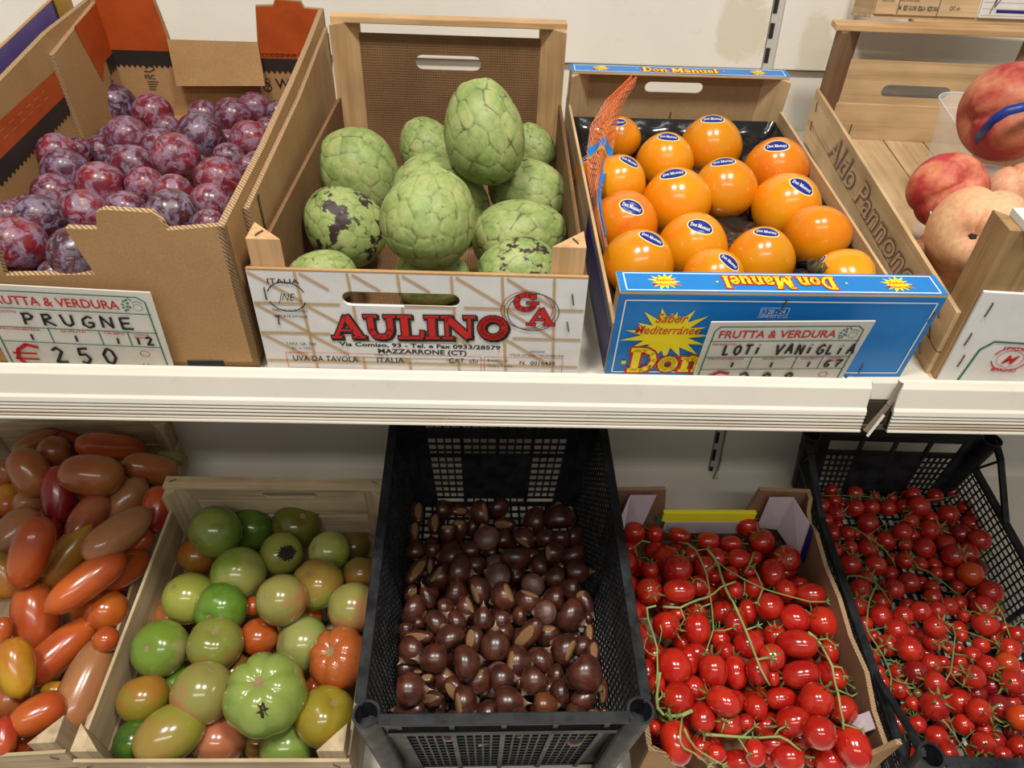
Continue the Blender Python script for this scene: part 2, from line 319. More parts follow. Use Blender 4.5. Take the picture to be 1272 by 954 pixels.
class Ink:
    def __init__(s, O, X, Y, base=.0006):
        s.O = Vector(O); s.X = Vector(X).normalized(); s.Y = Vector(Y).normalized(); s.N = s.X.cross(s.Y); s.mb = MB(); s.mats = []; s.base = base
    def mi(s, m):
        if m not in s.mats: s.mats.append(m)
        return s.mats.index(m)
    def pt(s, x, y, l): return s.O+s.X*x+s.Y*y+s.N*(s.base+l*.00012)
    def poly(s, pts, m, l=0):
        s.mb.add([s.pt(x, y, l) for x, y in pts], [tuple(range(len(pts)))], s.mi(m))
    def rect(s, x0, y0, x1, y1, m, l=0): s.poly([(x0, y0), (x1, y0), (x1, y1), (x0, y1)], m, l)
    def line(s, pts, w, m, l=0, cap=True):
        for i in range(len(pts)-1):
            (x0, y0), (x1, y1) = pts[i], pts[i+1]; d = math.hypot(x1-x0, y1-y0) or 1e-9; nx, ny = -(y1-y0)/d*w/2, (x1-x0)/d*w/2
            s.poly([(x0-nx, y0-ny), (x1-nx, y1-ny), (x1+nx, y1+ny), (x0+nx, y0+ny)], m, l)
        if cap:
            for (x, y) in pts[1:-1] if len(pts) > 2 else []:
                s.poly([(x+w/2*math.cos(a*math.pi/3), y+w/2*math.sin(a*math.pi/3)) for a in range(6)], m, l)
    def frame_(s, x0, y0, x1, y1, w, m, l=0): s.line([(x0, y0), (x1, y0), (x1, y1), (x0, y1), (x0, y0)], w, m, l)
    def ring(s, cx, cy, rx, ry, w, m, l=0, a0=0, a1=360, n=28):
        s.line([(cx+rx*math.cos((a0+(a1-a0)*i/n)*D2R), cy+ry*math.sin((a0+(a1-a0)*i/n)*D2R)) for i in range(n+1)], w, m, l, False)
    def text(s, t, x, y, h, m, l=0, bold=.0, shear=0, width=None, flip=False):
        vs, fs = glyph_mesh(t, bold, shear); 
        if not vs: return
        x0 = min(v[0] for v in vs); x1 = max(v[0] for v in vs); k = h/.70; kx = k if width is None else width/(x1-x0)
        pts = []
        for a, b in vs:
            px, py = (a-x0)*kx, b*k
            if flip: px, py = -px, -py
            pts.append(s.pt(x+px, y+py, l))
        s.mb.add(pts, fs, s.mi(m))
    def slab(s, t, x, y, h, w, m, l=0, ex=0, ang=0, dx=0, dy=0, flip=False):
        tot = sum(SL[c][0] for c in t); k = w/tot; cx = 0
        for c in t:
            for pts, wt in SL[c][1]:
                q = []
                for a, b in pts:
                    px, py = (cx+a)*k, b*h
                    if flip: px, py = -px, -py
                    px, py = px*math.cos(ang)-py*math.sin(ang), px*math.sin(ang)+py*math.cos(ang)
                    q.append((x+px+dx, y+py+dy))
                e = ex*.5; (ax, ay), (bx, by) = q[0], q[1]; d = math.hypot(bx-ax, by-ay) or 1; q[0] = (ax-(bx-ax)/d*e, ay-(by-ay)/d*e)
                (ax, ay), (bx, by) = q[-1], q[-2]; d = math.hypot(bx-ax, by-ay) or 1; q[-1] = (ax-(bx-ax)/d*e, ay-(by-ay)/d*e)
                s.line(q, wt*(k+h)/2+ex, m, l)
            cx += SL[c][0]
    def hand(s, t, x, y, h, adv, w, m, l=5):
        for c in t:
            j = random.uniform(-.06, .06)
            for st in HW[c]: s.line([(x+a*adv*.85, y+(b+j)*h) for a, b in st], w, m, l)
            x += adv
    def build(s, name, parent): return s.mb.build(name, s.mats, parent, fix=False)
def star(ink, cx, cy, r, n, m, l=0):
    pts = []
    for i in range(n*2):
        a = math.pi*i/n; rr = r*(1. if i % 2 == 0 else .55)*(1+.12*math.sin(i*5.3)); pts.append((cx+rr*1.25*math.cos(a), cy+rr*math.sin(a)))
    for i in range(n*2): ink.poly([(cx, cy), pts[i], pts[(i+1) % (n*2)]], m, l)
def staple(parent, spots, name='staples'):
    for (p, d, n) in spots:
        p = Vector(p); d = Vector(d); n = Vector(n); mb = MB()
        mb.tube([p-d*.5, p-d*.5+n*.0012, p+d*.5+n*.0012, p+d*.5], .0006, 5)
        mb.build('staple', M_staple, parent)
def slotboard(mb, x0, x1, z0, z1, y0, y1, cx, cz, w, h, m=0):
    r = h/2; a = w/2-r; zm = cz
    up = [(x0, zm), (cx-w/2, zm)]+[(cx-a+r*math.cos(t*D2R), cz+r*math.sin(t*D2R)) for t in (150, 120, 90)]+[(cx+a+r*math.cos(t*D2R), cz+r*math.sin(t*D2R)) for t in (90, 60, 30)]+[(cx+w/2, zm), (x1, zm), (x1, z1), (x0, z1)]
    lo = [(x0, zm), (x0, z0), (x1, z0), (x1, zm), (cx+w/2, zm)]+[(cx+a+r*math.cos(t*D2R), cz+r*math.sin(t*D2R)) for t in (-30, -60, -90)]+[(cx-a+r*math.cos(t*D2R), cz+r*math.sin(t*D2R)) for t in (-90, -120, -150)]+[(cx-w/2, zm)]
    mb.extr(up, y0, y1, 'xz', m); mb.extr(lo, y0, y1, 'xz', m)
def boxpart(name, mat, par, a, b, bevel=.0006):
    mb = MB(); mb.box(a, b); return mb.build(name, mat, par, bevel=bevel)
def tripost(name, mat, par, x, y, sx, sy, z0, z1, w=.026):
    mb = MB(); mb.extr([(x, y), (x+sx*w, y), (x, y+sy*w)], z0, z1, 'xy'); return mb.build(name, mat, par, bevel=.0008)
# ================================================================== the setting
def shell(name, a, b, mat, bevel=0):
    mb = MB(); mb.box(a, b); o = mb.build(name, mat, None, bevel=bevel); return struct(o)
Z = CAMZ
shell('floor', (-3, -3, -.02), (3, 1.45, 0), M_floor)
shell('ceiling', (-3, -3, 3.0), (3, 1.45, 3.03), enamel('ceiling_paint', (.75, .74, .70)))
wall = shell('wall_back', (-3, 1.345, 0), (3, 1.42, 3.0), enamel('wall_paint', (.50, .48, .43)))
M_panelst = enamel('stained_wall_enamel', (.79, .755, .68), [(.395, Z-.052, .045, .050, 26), (.516, Z-.085, .028, .062, 18)])
for (x0, x1) in ((-1.6, .4365), (.4555, 1.6)):
    shell('wall_panel', (x0, 1.28, Z-.112), (x1, 1.30, Z+.75), M_panelst, .002)
shell('wall_base_strip', (-1.6, 1.292, Z-.30), (1.6, 1.31, Z-.114), enamel('base_strip_enamel', (.70, .67, .60)), .001)
M_panel = enamel('lower_wall_enamel', (.80, .76, .68))
for (x0, x1) in ((-1.6, .3845), (.4035, 1.6)):
    shell('wall_panel', (x0, 1.025, Z-.745), (x1, 1.04, Z-.34), M_panel, .002)
def upright(x, y, z0, z1, w, lean):
    mb = MB(); mb.bar((x, y, z0), (x-lean, y, z1), w, .012, 0, (0, 1, 0))
    o = struct(mb.build('wall_upright', M_metal if False else enamel('upright_enamel', (.55, .52, .47)), None)); 
    sl = MB(); z = z0+.01
    while z < z1-.03:
        f = (z-z0)/(z1-z0); xx = x-lean*f-w*.28
        sl.box((xx-w*.2, y-.0072, z), (xx+w*.2, y-.0055, z+.022)); z += .036
    sl.build('upright_slot', M_dark, o)
upright(.4460, 1.286, Z-.112, Z+.5, .017, .0)
upright(.394, 1.034, Z-.76, Z-.36, .013, .0)
mb = MB(); mb.tube([(.390, 1.012, Z-.775), (.392, 1.01, Z-.735), (.398, 1.012, Z-.70)], .0016, 6); mb.tube([(.418, 1.0, Z-.80), (.408, 1.005, Z-.765), (.397, 1.012, Z-.74)], .0016, 6)
tag(mb.build('wire_hook', M_metal), 'thin dark wire hook below the joint of the lower wall panels', 'hook')
# ceiling lamps that carry the light
for x in (-.42, .50):
    r = empty('ceiling_lamp', Matrix.Translation((x, -.18, 2.97)))
    tag(r, 'square white ceiling lamp %s the shelves' % ('left above' if x < 0 else 'right above'), 'lamp')
    mb = MB(); mb.box((-.19, -.19, 0), (.19, .19, .028)); mb.build('lamp_housing', M_shelf, r)
# ---- upper shelf
tU = 11.0*D2R
def splane(y, t=tU, y0=.6257, z0=-.3375): return Z+z0+(y-y0)*math.tan(t)
sh = empty('display_shelf', Matrix.Translation((0, .585, Z-.345)))
tag(sh, 'cream enamelled upper display shelf carrying the four fruit boxes', 'shelf')
def wp(mb, name, mat, par, **k):   # world-space mesh under a parent that only has a location
    o = par.matrix_world.translation; mb.v = [(a-o.x, b-o.y, c-o.z) for a, b, c in mb.v]; return mb.build(name, mat, par, **k)
for x0, x1 in ((-1.3, .357), (.3595, 1.4)):
    mb = MB(); mb.extr([(.588, splane(.588)), (1.29, splane(1.29)), (1.29, splane(1.29)-.02), (.588, splane(.588)-.02)], x0, x1, 'yz'); wp(mb, 'shelf_board', M_shelf, sh, bevel=.001)
for x0, x1 in ((-1.3, .356), (.382, 1.4)):
    pr = [(.5862, -.3125), (.5842, -.3135), (.5818, -.3175), (.5800, -.3200), (.5792, -.3400), (.5770, -.3425), (.5765, -.3475)]
    mb = MB(); prof = pr+[(.5875, -.3475), (.5875, -.3130)]
    mb.extr([(y, Z+z) for y, z in prof], x0, x1, 'yz'); lip = wp(mb, 'front_lip', M_shelf, sh, bevel=.0006)
    zz = -.3487
    for k in range(4):
        mb = MB(); hgt = .0027
        mb.extr([(.5772+.0004*k, Z+zz), (.5880, Z+zz), (.5880, Z+zz-hgt), (.5772+.0004*k, Z+zz-hgt)], x0, x1, 'yz'); wp(mb, 'rail_ridge', M_groove if k > 1 else M_shelf, sh, bevel=.0006); zz -= .0040
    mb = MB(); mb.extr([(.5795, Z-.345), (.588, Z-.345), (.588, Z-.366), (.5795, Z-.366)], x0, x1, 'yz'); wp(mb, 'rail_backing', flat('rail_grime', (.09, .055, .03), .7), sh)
    mb = MB(); mb.extr([(.5775, Z-.3640), (.590, Z-.3640), (.590, Z-.3665), (.5775, Z-.3665)], x0, x1, 'yz'); wp(mb, 'rail_foot', M_shelf, sh, bevel=.0004)
br = empty('shelf_bracket', Matrix.Translation((.369, .575, Z-.34)))
tag(br, 'worn steel bracket tongue in the gap of the shelf front rail', 'bracket')
mb = MB(); mb.bar((.357, .572, Z-.362), (.372, .574, Z-.334), .0055, .002, 0, (0, 1, 0)); mb.bar((.372, .574, Z-.334), (.3815, .580, Z-.3125), .0045, .003, 0, (0, 1, 0)); wp(mb, 'bracket_tongue', M_metal, br, bevel=.0008)
mb = MB(); mb.bar((.3595, .5705, Z-.366), (.3695, .5715, Z-.343), .0016, .002, 0, (0, 1, 0)); wp(mb, 'bracket_edge', M_shelf, br)
mb = MB(); mb.box((.357, .584, Z-.334), (.3815, .588, Z-.315)); wp(mb, 'bracket_plate', M_shelf, br, bevel=.001)
mb = MB(); mb.box((.3575, .582, Z-.360), (.381, .587, Z-.335)); wp(mb, 'bracket_socket', M_crack, br)
# ---- lower shelf
tL = 15.4*D2R
ls = MB(); y0 = .40; f = lambda y: Z-.862-.010+(y-.535)*math.tan(tL)
ls.extr([(y0, f(y0)), (1.03, f(1.03)), (1.03, f(1.03)-.03), (y0, f(y0)-.03)], -1.6, 1.6, 'yz')
tag(ls.build('lower_shelf', M_shelf, bevel=.001), 'slanted cream lower shelf under the tomato and chestnut crates', 'shelf')
# ================================================================== crates of the upper shelf
CRF = {'P': ((-.3793, .6220, -.3327), 1.85, 14.26, 1.05), 'G': ((-.0639, .6257, -.3356), -.63, 11.23), 'D': ((.2635, .6315, -.3353), 1.67, 16.69),
 'A': ((.5986, .6146, -.3398), -6.13, 12.47, 1.05), 'T2': ((-.2972, .5318, -.8583), .24, 16.06), 'K': ((.0212, .548, -.864), 1.07, 15.55),
 'R': ((.6393, .5276, -.8743), -1.47, 15.61), 'C': ((.3315, .5601, -.8526), .93, 15.81), 'T1': ((-.6219, .5376, -.8587), 4.05, 15.75)}
FR = {k: frame(*v) for k, v in CRF.items()}
# ---- plum carton
p = empty('plum_carton', FR['P']); L = .536
tag(p, 'tall brown corrugated carton of plums with orange and black band inside', 'box')
boxpart('bottom', M_card, p, (-.150, 0, 0), (.150, L, .005), 0)
CF = [M_card, M_flute]
mb = MB(); mb.extr([(-.15, 0), (.15, 0), (.15, .145), (.147, .147), (.105, .1425), (.1035, .150), (.098, .158), (.062, .160), (.056, .157), (.052, .1425), (.028, .1430), (.036, .100), (-.036, .098), (-.028, .143), (-.15, .147)], 0, .006, 'xz', 0, 1)
mb.build('front_wall', CF, p)
mb = MB(); mb.extr([(0, 0), (L, 0), (L, .152), (.42, .146), (.30, .143), (.15, .142), (0, .147)], .144, .150, 'yz', 0, 1); mb.build('side_wall', CF, p)
mb = MB(); mb.extr([(.05, .0), (L-.02, 0), (L-.02, .135), (.30, .128), (.05, .134)], .1505, .1555, 'yz', 0, 1); mb.build('outer_flap', CF, p)
mb = MB(); mb.extr([(0, 0), (L, 0), (L, .156), (.40, .156), (.25, .145), (0, .147)], -.150, -.144, 'yz', 0, 1); mb.build('side_wall', CF, p)
mb = MB(); mb.extr([(-.15, 0), (.15, 0), (.15, .152), (.126, .153), (.122, .161), (.090, .163), (.086, .155), (.0635, .154), (.057, .107), (-.058, .104), (-.062, .140), (-.0655, .165), (-.15, .168)], L-.006, L, 'xz', 0, 1); mb.build('back_wall', CF, p)
mb = MB(); mb.extr([(.385, .002), (L-.006, .002), (L-.006, .152), (.385, .136)], -.144, -.1385, 'yz', 0, 1); lin = mb.build('corner_liner', CF, p)
mb = MB(); mb.add([(-.060, L-.0065, .1085), (.0585, L-.0065, .1085), (.062, L-.022, .058), (-.058, L-.020, .054), (-.060, L-.0095, .110), (.0585, L-.0095, .110), (.062, L-.026, .058), (-.058, L-.024, .054)], [(0, 1, 2, 3), (7, 6, 5, 4), (0, 4, 5, 1), (1, 5, 6, 2), (2, 6, 7, 3), (3, 7, 4, 0)]); mb.build('folded_flap', M_card, p)
def zig(ink, x0, x1, ztop, zbot, tooth, m, l=1):
    n = max(2, int((x1-x0)/tooth)); pts = [(x0, ztop), (x1, ztop)]
    for i in range(n, -1, -1):
        pts.append((x0+(x1-x0)*i/n, zbot))
        if i: pts.append((x0+(x1-x0)*(i-.5)/n, zbot-.0045))
    for i in range(n):
        a = x0+(x1-x0)*i/n; b = x0+(x1-x0)*(i+1)/n; ink.poly([(a, ztop), (a, zbot), ((a+b)/2, zbot-.0045), (b, zbot), (b, ztop)], m, l)
k = Ink((0, L-.006, 0), (1, 0, 0), (0, 0, 1))
for x0, x1, zt in ((-.138, -.0635, .1655), (.0655, .1435, .1525)):
    pass
k.poly([(-.1385, .093), (-.0595, .093), (-.0628, .139), (-.0665, .1645), (-.1385, .1665)], M_orange); zig(k, -.1385, -.0590, .0935, .0755, .0072, M_char)
k.build('printed_band', p); k = Ink((0, L-.006, 0), (1, 0, 0), (0, 0, 1))
k.poly([(.0560, .093), (.1435, .093), (.1435, .1515), (.1255, .1525), (.1215, .160), (.0905, .162), (.0865, .154), (.064, .153)], M_orange); zig(k, .0545, .1435, .0880, .0725, .0072, M_char)
k.rect(.0560, .0880, .1435, .0935, M_orange)
k.text('CODZIENNIE ŚWIEŻE', .0610, .0905, .0045, M_black, 2, .01, width=.075)
k.text('WAR', .0720, .048, .013, M_black, 2, .01); k.ring(.0600, .0490, .0052, .0058, .0012, M_black, 2)
k.ring(.0620, .0580, .0030, .0030, .0010, M_black, 2)
for a, b in ((.058, .051), (.062, .051), (.060, .046)): k.ring(a, b, .0010, .0010, .0010, M_black, 2)
k.build('printed_band', p); k = Ink((0, L-.006, 0), (1, 0, 0), (0, 0, 1))
k.line([(-.100, .0700), (-.092, .0760), (-.088, .0700), (-.095, .0660), (-.103, .0665)], .0011, M_black, 2)
k.text('FSC', -.104, .0560, .006, M_black, 2, .01)
for i in range(4): k.rect(-.1030+.0*i, .0520-.0035*i, -.088-.002*i, .0530-.0035*i, M_black, 2)
k.build('printed_mark', p)
k = Ink((-.144, 0, 0), (0, 1, 0), (0, 0, 1)); k.rect(.02, .088, .384, .118, M_orange); zig(k, .02, .384, .0885, .0700, .0090, M_char)
for i in range(16): k.rect(.04+i*.02, .109, .05+i*.02, .1098, M_card, 2); k.rect(.04+i*.02, .101, .05+i*.02, .1018, M_card, 2)
k.build('printed_band', p)
k = Ink((-.1385, 0, 0), (0, 1, 0), (0, 0, 1)); k.poly([(.452, .1455), (.5295, .1515), (.5295, .088), (.500, .088), (.478, .070)], M_orange); zig(k, .505, .5295, .0885, .0720, .0072, M_char)
k.line([(.500, .055), (.507, .062), (.500, .062), (.505, .070)], .001, M_black, 2); k.build('printed_patch', p)
k = Ink((.1555, 0, 0), (0, 1, 0), (0, 0, 1)); k.rect(.078, .075, .084, .130, M_black); k.rect(.512, .085, .517, .128, M_black)
for i in range(9): k.line([(.078, .077+i*.0058), (.084, .080+i*.0058)], .0010, M_card, 1); k.line([(.512, .087+i*.0046), (.517, .0895+i*.0046)], .0009, M_card, 1)
k.build('wall_slot', p)
boxpart('front_notch', M_dark, p, (.086, -.0012, .0005), (.118, -.0002, .0065), 0)
# ---- cardboard box with violet print behind the plum carton
vb = empty('violet_carton', FR['P'] @ Matrix.Translation((-.168, .42, 0)))
tag(vb, 'carton with violet printed edge standing left behind the plum carton', 'box')
mb = MB(); mb.extr([(-.22, 0), (.110, 0), (.110, .1700), (-.22, .1490)], -.004, 0, 'yz', 0, 0); mb.build('side_wall', CF, vb)
k = Ink((0, 0, 0), (0, 1, 0), (0, 0, 1)); k.poly([(-.22, .100), (.058, .100), (.058, .1660), (-.22, .1488)], M_purple); k.rect(.058, .10, .065, .1662, M_char); k.rect(.065, .10, .108, .1685, M_must); k.build('printed_edge', vb)
# ---- cherimoya crate
g = empty('cherimoya_crate', FR['G']); L = .4717
tag(g, 'wooden grape crate with white AULINO front panel holding the cherimoyas', 'crate')
boxpart('bottom', M_hard, g, (-.146, 0, 0), (.146, L, .004), 0)
boxpart('side_board', M_hard, g, (-.150, .004, 0), (-.146, L, .110)); boxpart('side_board', M_hard, g, (.146, .004, 0), (.150, L, .110))
mb = MB(); slotboard(mb, -.150, .150, 0, .112, -.001, .0025, -.0165, .0845, .106, .0150); fp = mb.build('front_panel', M_white, g)
mb = MB(); mb.box((-.150, -.0012, .1118), (.150, .0028, .1132)); mb.build('panel_edge', M_card, g)
mb = MB(); slotboard(mb, -.122, .122, 0, .184, L-.003, L, -.003, .150, .088, .0190); mb.build('back_panel', M_hard, g)
for s in (-1, 1):
    tripost('corner_post', M_pine['z'], g, s*.146, .004, -s, 1, .004, .140, .030)
    tripost('corner_post', M_pine['z'], g, s*.150, L, -s, -1, .040, .200, .034)
boxpart('top_rail', M_pine['x'], g, (-.151, L-.018, .199), (.151, L+.002, .207), .001)
staple(g, [((-.137, -.001, .088), (.0, 0, .012), (0, -1, 0)), ((-.130, -.001, .060), (.001, 0, .010), (0, -1, 0)), ((.138, -.001, .090), (-.002, 0, .011), (0, -1, 0)), ((.136, -.001, .060), (-.002, 0, .010), (0, -1, 0)),
   ((-.136, .012, .140), (.004, .008, 0), (0, 0, 1)), ((.137, .013, .140), (-.004, .008, 0), (0, 0, 1)), ((0, L-.004, .066), (0, 0, .010), (0, -1, 0))])
k = Ink((0, -.001, 0), (1, 0, 0), (0, 0, 1))
def gl(pts, l=0): k.line(pts, .0022, M_tan, l)
for x in (-.104, -.058, -.014, .033, .078, .124):
    if -.07 < x < .04: gl([(x-.004, .111), (x-.003, .0925)]); gl([(x-.002, .0765), (x+.002, 0)])
    else: gl([(x-.004, .111), (x+.002, 0)])
for a, b in ((-.149, -.104), (-.104, -.072), (-.014, .033), (.040, .078), (.078, .086), (.125, .149)): gl([(a, .078), (b, .078)])
gl([(-.149, .045), (-.085, .045)]); gl([(.085, .045), (.149, .045)]); gl([(-.149, .012), (.149, .012)])
for x in (-.149, -.104, -.014, .033, .078, -.058):
    gl([(x, .110), (x+.044, .080)] if x not in (-.104, -.058, -.014) else [(x, .110), (x+.024, .0935)])
    if x < -.09 or x > .07: gl([(x, .077), (x+.044, .047)])
    gl([(x, .044), (x+.044, .014)])
k.rect(-.0700, .0190, .0720, .0360, M_white, 1)
for (m, l, e, dx, dy) in ((M_black, 2, .0030, .0012, -.0016), (M_black, 3, .0022, 0, 0), (M_red, 4, -.0004, 0, 0)): k.slab('AULINO', -.0830, .0405, .0265, .166, m, l, e, .018, dx, dy)
k.text('Via Comiso, 93 - Tel. e Fax 0933/28579', -.078, .0315, .0045, M_black, 3, .025, width=.152); k.text('MAZZARRONE (CT)', -.042, .0240, .0052, M_black, 3, .025, width=.084)
k.ring(-.1185, .0850, .0170, .0155, .0010, M_black, 3, 20, 160); k.ring(-.1185, .0850, .0170, .0155, .0010, M_black, 3, 200, 340)
k.text('ITALIA', -.1330, .0990, .0050, M_black, 3, .01, width=.028); k.text('JNE', -.1270, .0810, .0080, M_black, 3, -.01, .4, width=.016); k.text('MARCHIO NAZIONALE', -.1340, .0690, .0030, M_black, 3, .0, width=.032); k.text("IMPORTÉ D'ITALIE", -.1330, .0625, .0026, M_black, 3, .01, width=.030)
k.text('TARA GR. 700', -.1280, .0310, .0032, M_black, 3, .0, width=.028); k.text('Sc. ± 15%', -.1230, .0260, .0030, M_black, 3, 0, width=.018)
k.text('PRODOTTO:', -.1280, .0205, .0024, M_red, 3, .0); k.text('UVA DA TAVOLA', -.1240, .0125, .0062, M_black, 3, .01, width=.062); k.text('VARIETÀ', -.0460, .0205, .0024, M_black, 3); k.text('ITALIA', -.0440, .0125, .0060, M_black, 3, .01, width=.026)
k.text('CAT. «I»', .0250, .0140, .0058, M_black, 3, 0, width=.028); k.text('B.N.D.O.O.', .0620, .0165, .0030, M_black, 3); k.text('N.  0016430', .0930, .0140, .0042, M_black, 3, .01, width=.034); k.text('Centro Condiz.', .0620, .0105, .0028, M_black, 3)
k.text('ORIGINE', .1020, .0285, .0026, M_black, 3); k.text('ITALIA (SICILIA) - MAZZARRONE', .0830, .0240, .0026, M_black, 3, width=.052)
k.frame_(-.1300, .0040, .0560, .0225, .0004, M_red, 3); k.frame_(.0590, .0040, .1340, .0225, .0004, M_red, 3)
for dx, m in ((-.003, M_red), (0, M_green), (.003, M_black)): k.ring(.1000+dx, .0760-dx*.4, .0235, .0205, .0007, m, 3)
for (m, l, e) in ((M_black, 4, .0014), (M_red, 5, 0)): k.slab('G', .0840, .0765, .0190, .0240, m, l, e); k.slab('A', .0980, .0610, .0190, .0250, m, l, e)
k.build('printed_lettering', fp)
# ---- persimmon crate
d = empty('persimmon_crate', FR['D']); L = .4905
tag(d, 'blue-fronted fruit crate with yellow sunburst print holding the persimmons', 'crate')
boxpart('bottom', M_ply['y'], d, (-.148, 0, 0), (.148, L, .004), 0)
boxpart('side_board', M_ply['y'], d, (-.150, .006, 0), (-.1465, L-.004, .062)); boxpart('side_board', M_ply['y'], d, (.1465, .006, 0), (.150, L-.004, .060))
fpd = boxpart('front_panel', M_blue, d, (-.150, -.0012, 0), (.150, .0012, .101), 0)
mb = MB(); slotboard(mb, -.128, .128, 0, .098, L-.006, L-.003, -.002, .0785, .082, .0150); mb.build('back_panel', M_grey, d)
boxpart('back_batten', M_ply['x'], d, (-.146, L-.030, .006), (.146, L-.007, .012))
frd = boxpart('front_rail', M_ply['x'], d, (-.1505, -.001, .1012), (.1505, .029, .1042)); brd = boxpart('back_rail', M_ply['x'], d, (-.149, L-.024, .1010), (.149, L+.001, .1040))
for s in (-1, 1):
    tripost('corner_post', M_ply['z'], d, s*.1465, .0014, -s, 1, .004, .101, .030); tripost('corner_post', M_ply['z'], d, s*.149, L, -s, -1, .004, .101, .034)
staple(d, [((.001, -.0012, .092), (.002, 0, .014), (0, -1, 0)), ((-.108, -.0012, .010), (.001, 0, .012), (0, -1, 0)), ((.105, -.0012, .012), (.001, 0, .012), (0, -1, 0)), ((.145, -.0012, .080), (.002, 0, .012), (0, -1, 0)), ((0, L-.007, .040), (0, 0, .009), (0, -1, 0))])
k = Ink((0, -.0012, 0), (1, 0, 0), (0, 0, 1)); k.frame_(-.1440, .0060, .1440, .0955, .0013, M_wprint)
star(k, -.0980, .0540, .0330, 17, M_yel, 1)
for t_, x_, z_, h_, w_ in (('Sabor', -.1130, .0700, .0105, .030), ('Mediterráneo', -.1300, .0560, .0100, .062)):
    for m_, b_, l_ in ((M_yel, .045, 2), (M_red, .006, 3)): k.text(t_, x_, z_, h_, m_, l_, b_, .25, width=w_)
for (m, l, e) in ((M_red, 4, .0052), (M_yel, 5, .0010)): k.slab('Don', -.1300, .0070, .0300, .074, m, l, e)
k.rect(-.1365, .0170, -.1325, .0215, M_yel, 5)
k.frame_(-.0180, .0800, .0080, .0880, .0005, M_wprint); k.text('20 - 24', -.0110, .0815, .0050, M_wprint, 1, width=.016); k.ring(-.0150, .084, .0020, .0025, .0004, M_wprint, 1); k.text('DIÁMETRO 67 mm', -.019, .0765, .0025, M_wprint, 1, width=.028)
k.build('printed_lettering', fpd)
def railprint(y0, y1, z, flip, par):
    k = Ink((0, 0, z), (1, 0, 0), (0, 1, 0)); k.rect(-.1500, y0, .1500, y1, M_blue); w_ = (y1-y0)
    k.frame_(-.1440, y0+.0025, .1440, y1-.0025, .0011, M_wprint, 1)
    for sx in (-.108, .108):
        star(k, sx, (y0+y1)/2, w_*.40, 13, M_yel, 2)
        k.text('Sabor', sx-.008, (y0+y1)/2, w_*.14, M_red, 3, .01, .2, width=.018); k.text('Mediterráneo', sx-.012, (y0+y1)/2-w_*.2, w_*.14, M_red, 3, .01, .2, width=.026)
    sg = -1 if flip else 1; ym = (y0+y1)/2 + (w_*.30 if flip else -w_*.30)
    for (m, l, e) in ((M_red, 4, .0030), (M_yel, 5, .0004)): k.slab('Don Manuel', (.050 if flip else -.052), ym, w_*.60, .104, m, l, e, flip=flip)
    for q in (-.060, .060): k.rect(q-.001, (y0+y1)/2-.001, q+.001, (y0+y1)/2+.001, M_yel, 5)
    k.build('rail_print', par)
railprint(-.001, .0285, .1042, True, frd); railprint(L-.0235, L+.0005, .1040, False, brd)
k = Ink((-.150, 0, 0), (0, -1, 0), (0, 0, 1)); k.rect(-.20, .002, -.006, .058, M_navy); k.line([(-.20, .054), (-.01, .054)], .001, M_wprint, 1); k.build('side_print', d)
# black tray under the persimmons
# ---- peach crate
a = empty('peach_crate', FR['A']); L = .584
tag(a, 'pale plywood crate with outlined script on its side holding the peaches', 'crate')
for i in range(5): boxpart('bottom_board', M_ply['y'], a, (-.148+.0595*i, .004, 0), (-.148+.0595*i+.0575, L, .004))
boxpart('side_board', M_ply['y'], a, (-.150, .010, .030), (-.1455, L-.003, .0757)); boxpart('side_board', M_ply['y'], a, (-.150, .010, .001), (-.1455, L-.003, .0285)); boxpart('side_board', M_ply['y'], a, (.1455, .010, 0), (.150, L-.003, .0757))
mb = MB(); slotboard(mb, -.142, .142, .0560, .119, L-.005, L-.002, -.0080, .0770, .098, .0180); mb.build('back_board', M_ply['x'], a); boxpart('back_board', M_ply['x'], a, (-.146, L-.008, .004), (.146, L-.0055, .0580))
fpa = boxpart('front_panel', M_white, a, (-.143, -.001, .0), (.150, .0025, .1055)); boxpart('front_rail', M_white, a, (-.136, -.002, .163), (.150, .030, .170))
boxpart('back_rail', M_pine['x'], a, (-.154, L-.026, .162), (.154, L+.002, .170), .001)
for s in (-1, 1):
    tripost('corner_post', M_goldpost, a, s*.1455, .003, -s, 1, .004, .163, .036); tripost('corner_post', M_brownpost, a, s*.1455, L-.003, -s, -1, .004, .162, .034)
staple(a, [((-.150, .035, .060), (.0, .008, .010), (-1, 0, 0)), ((-.150, .033, .036), (.0, .008, .008), (-1, 0, 0)), ((-.150, .036, .013), (0, .008, .007), (-1, 0, 0)), ((-.132, -.001, .088), (.001, 0, .014), (0, -1, 0)), ((-.136, -.001, .055), (.001, 0, .013), (0, -1, 0)), ((-.132, -.001, .030), (.001, 0, .013), (0, -1, 0)),
  ((-.150, L-.03, .058), (0, .004, .012), (-1, 0, 0)), ((-.150, L-.03, .030), (0, .004, .012), (-1, 0, 0)), ((-.085, L-.009, .020), (0, 0, .014), (0, -1, 0)), ((-.060, L-.005, .014), (.015, 0, 0), (0, -1, 0))])
k = Ink((-.150, 0, 0), (0, -1, 0), (0, 0, 1))
for m_, b_, l_ in ((M_dgrey, .034, 1), (M_rust, .020, 2), (M_ply['y'], -.002, 3)): k.text('Aldo Pannone', -.452, .0330, .032, m_, l_, b_, .35, width=.352)
k.build('printed_lettering', a)
k = Ink((0, -.001, 0), (1, 0, 0), (0, 0, 1)); k.line([(-.126, .0), (-.121, .044), (-.112, .054), (.140, .054)], .0020, M_green)
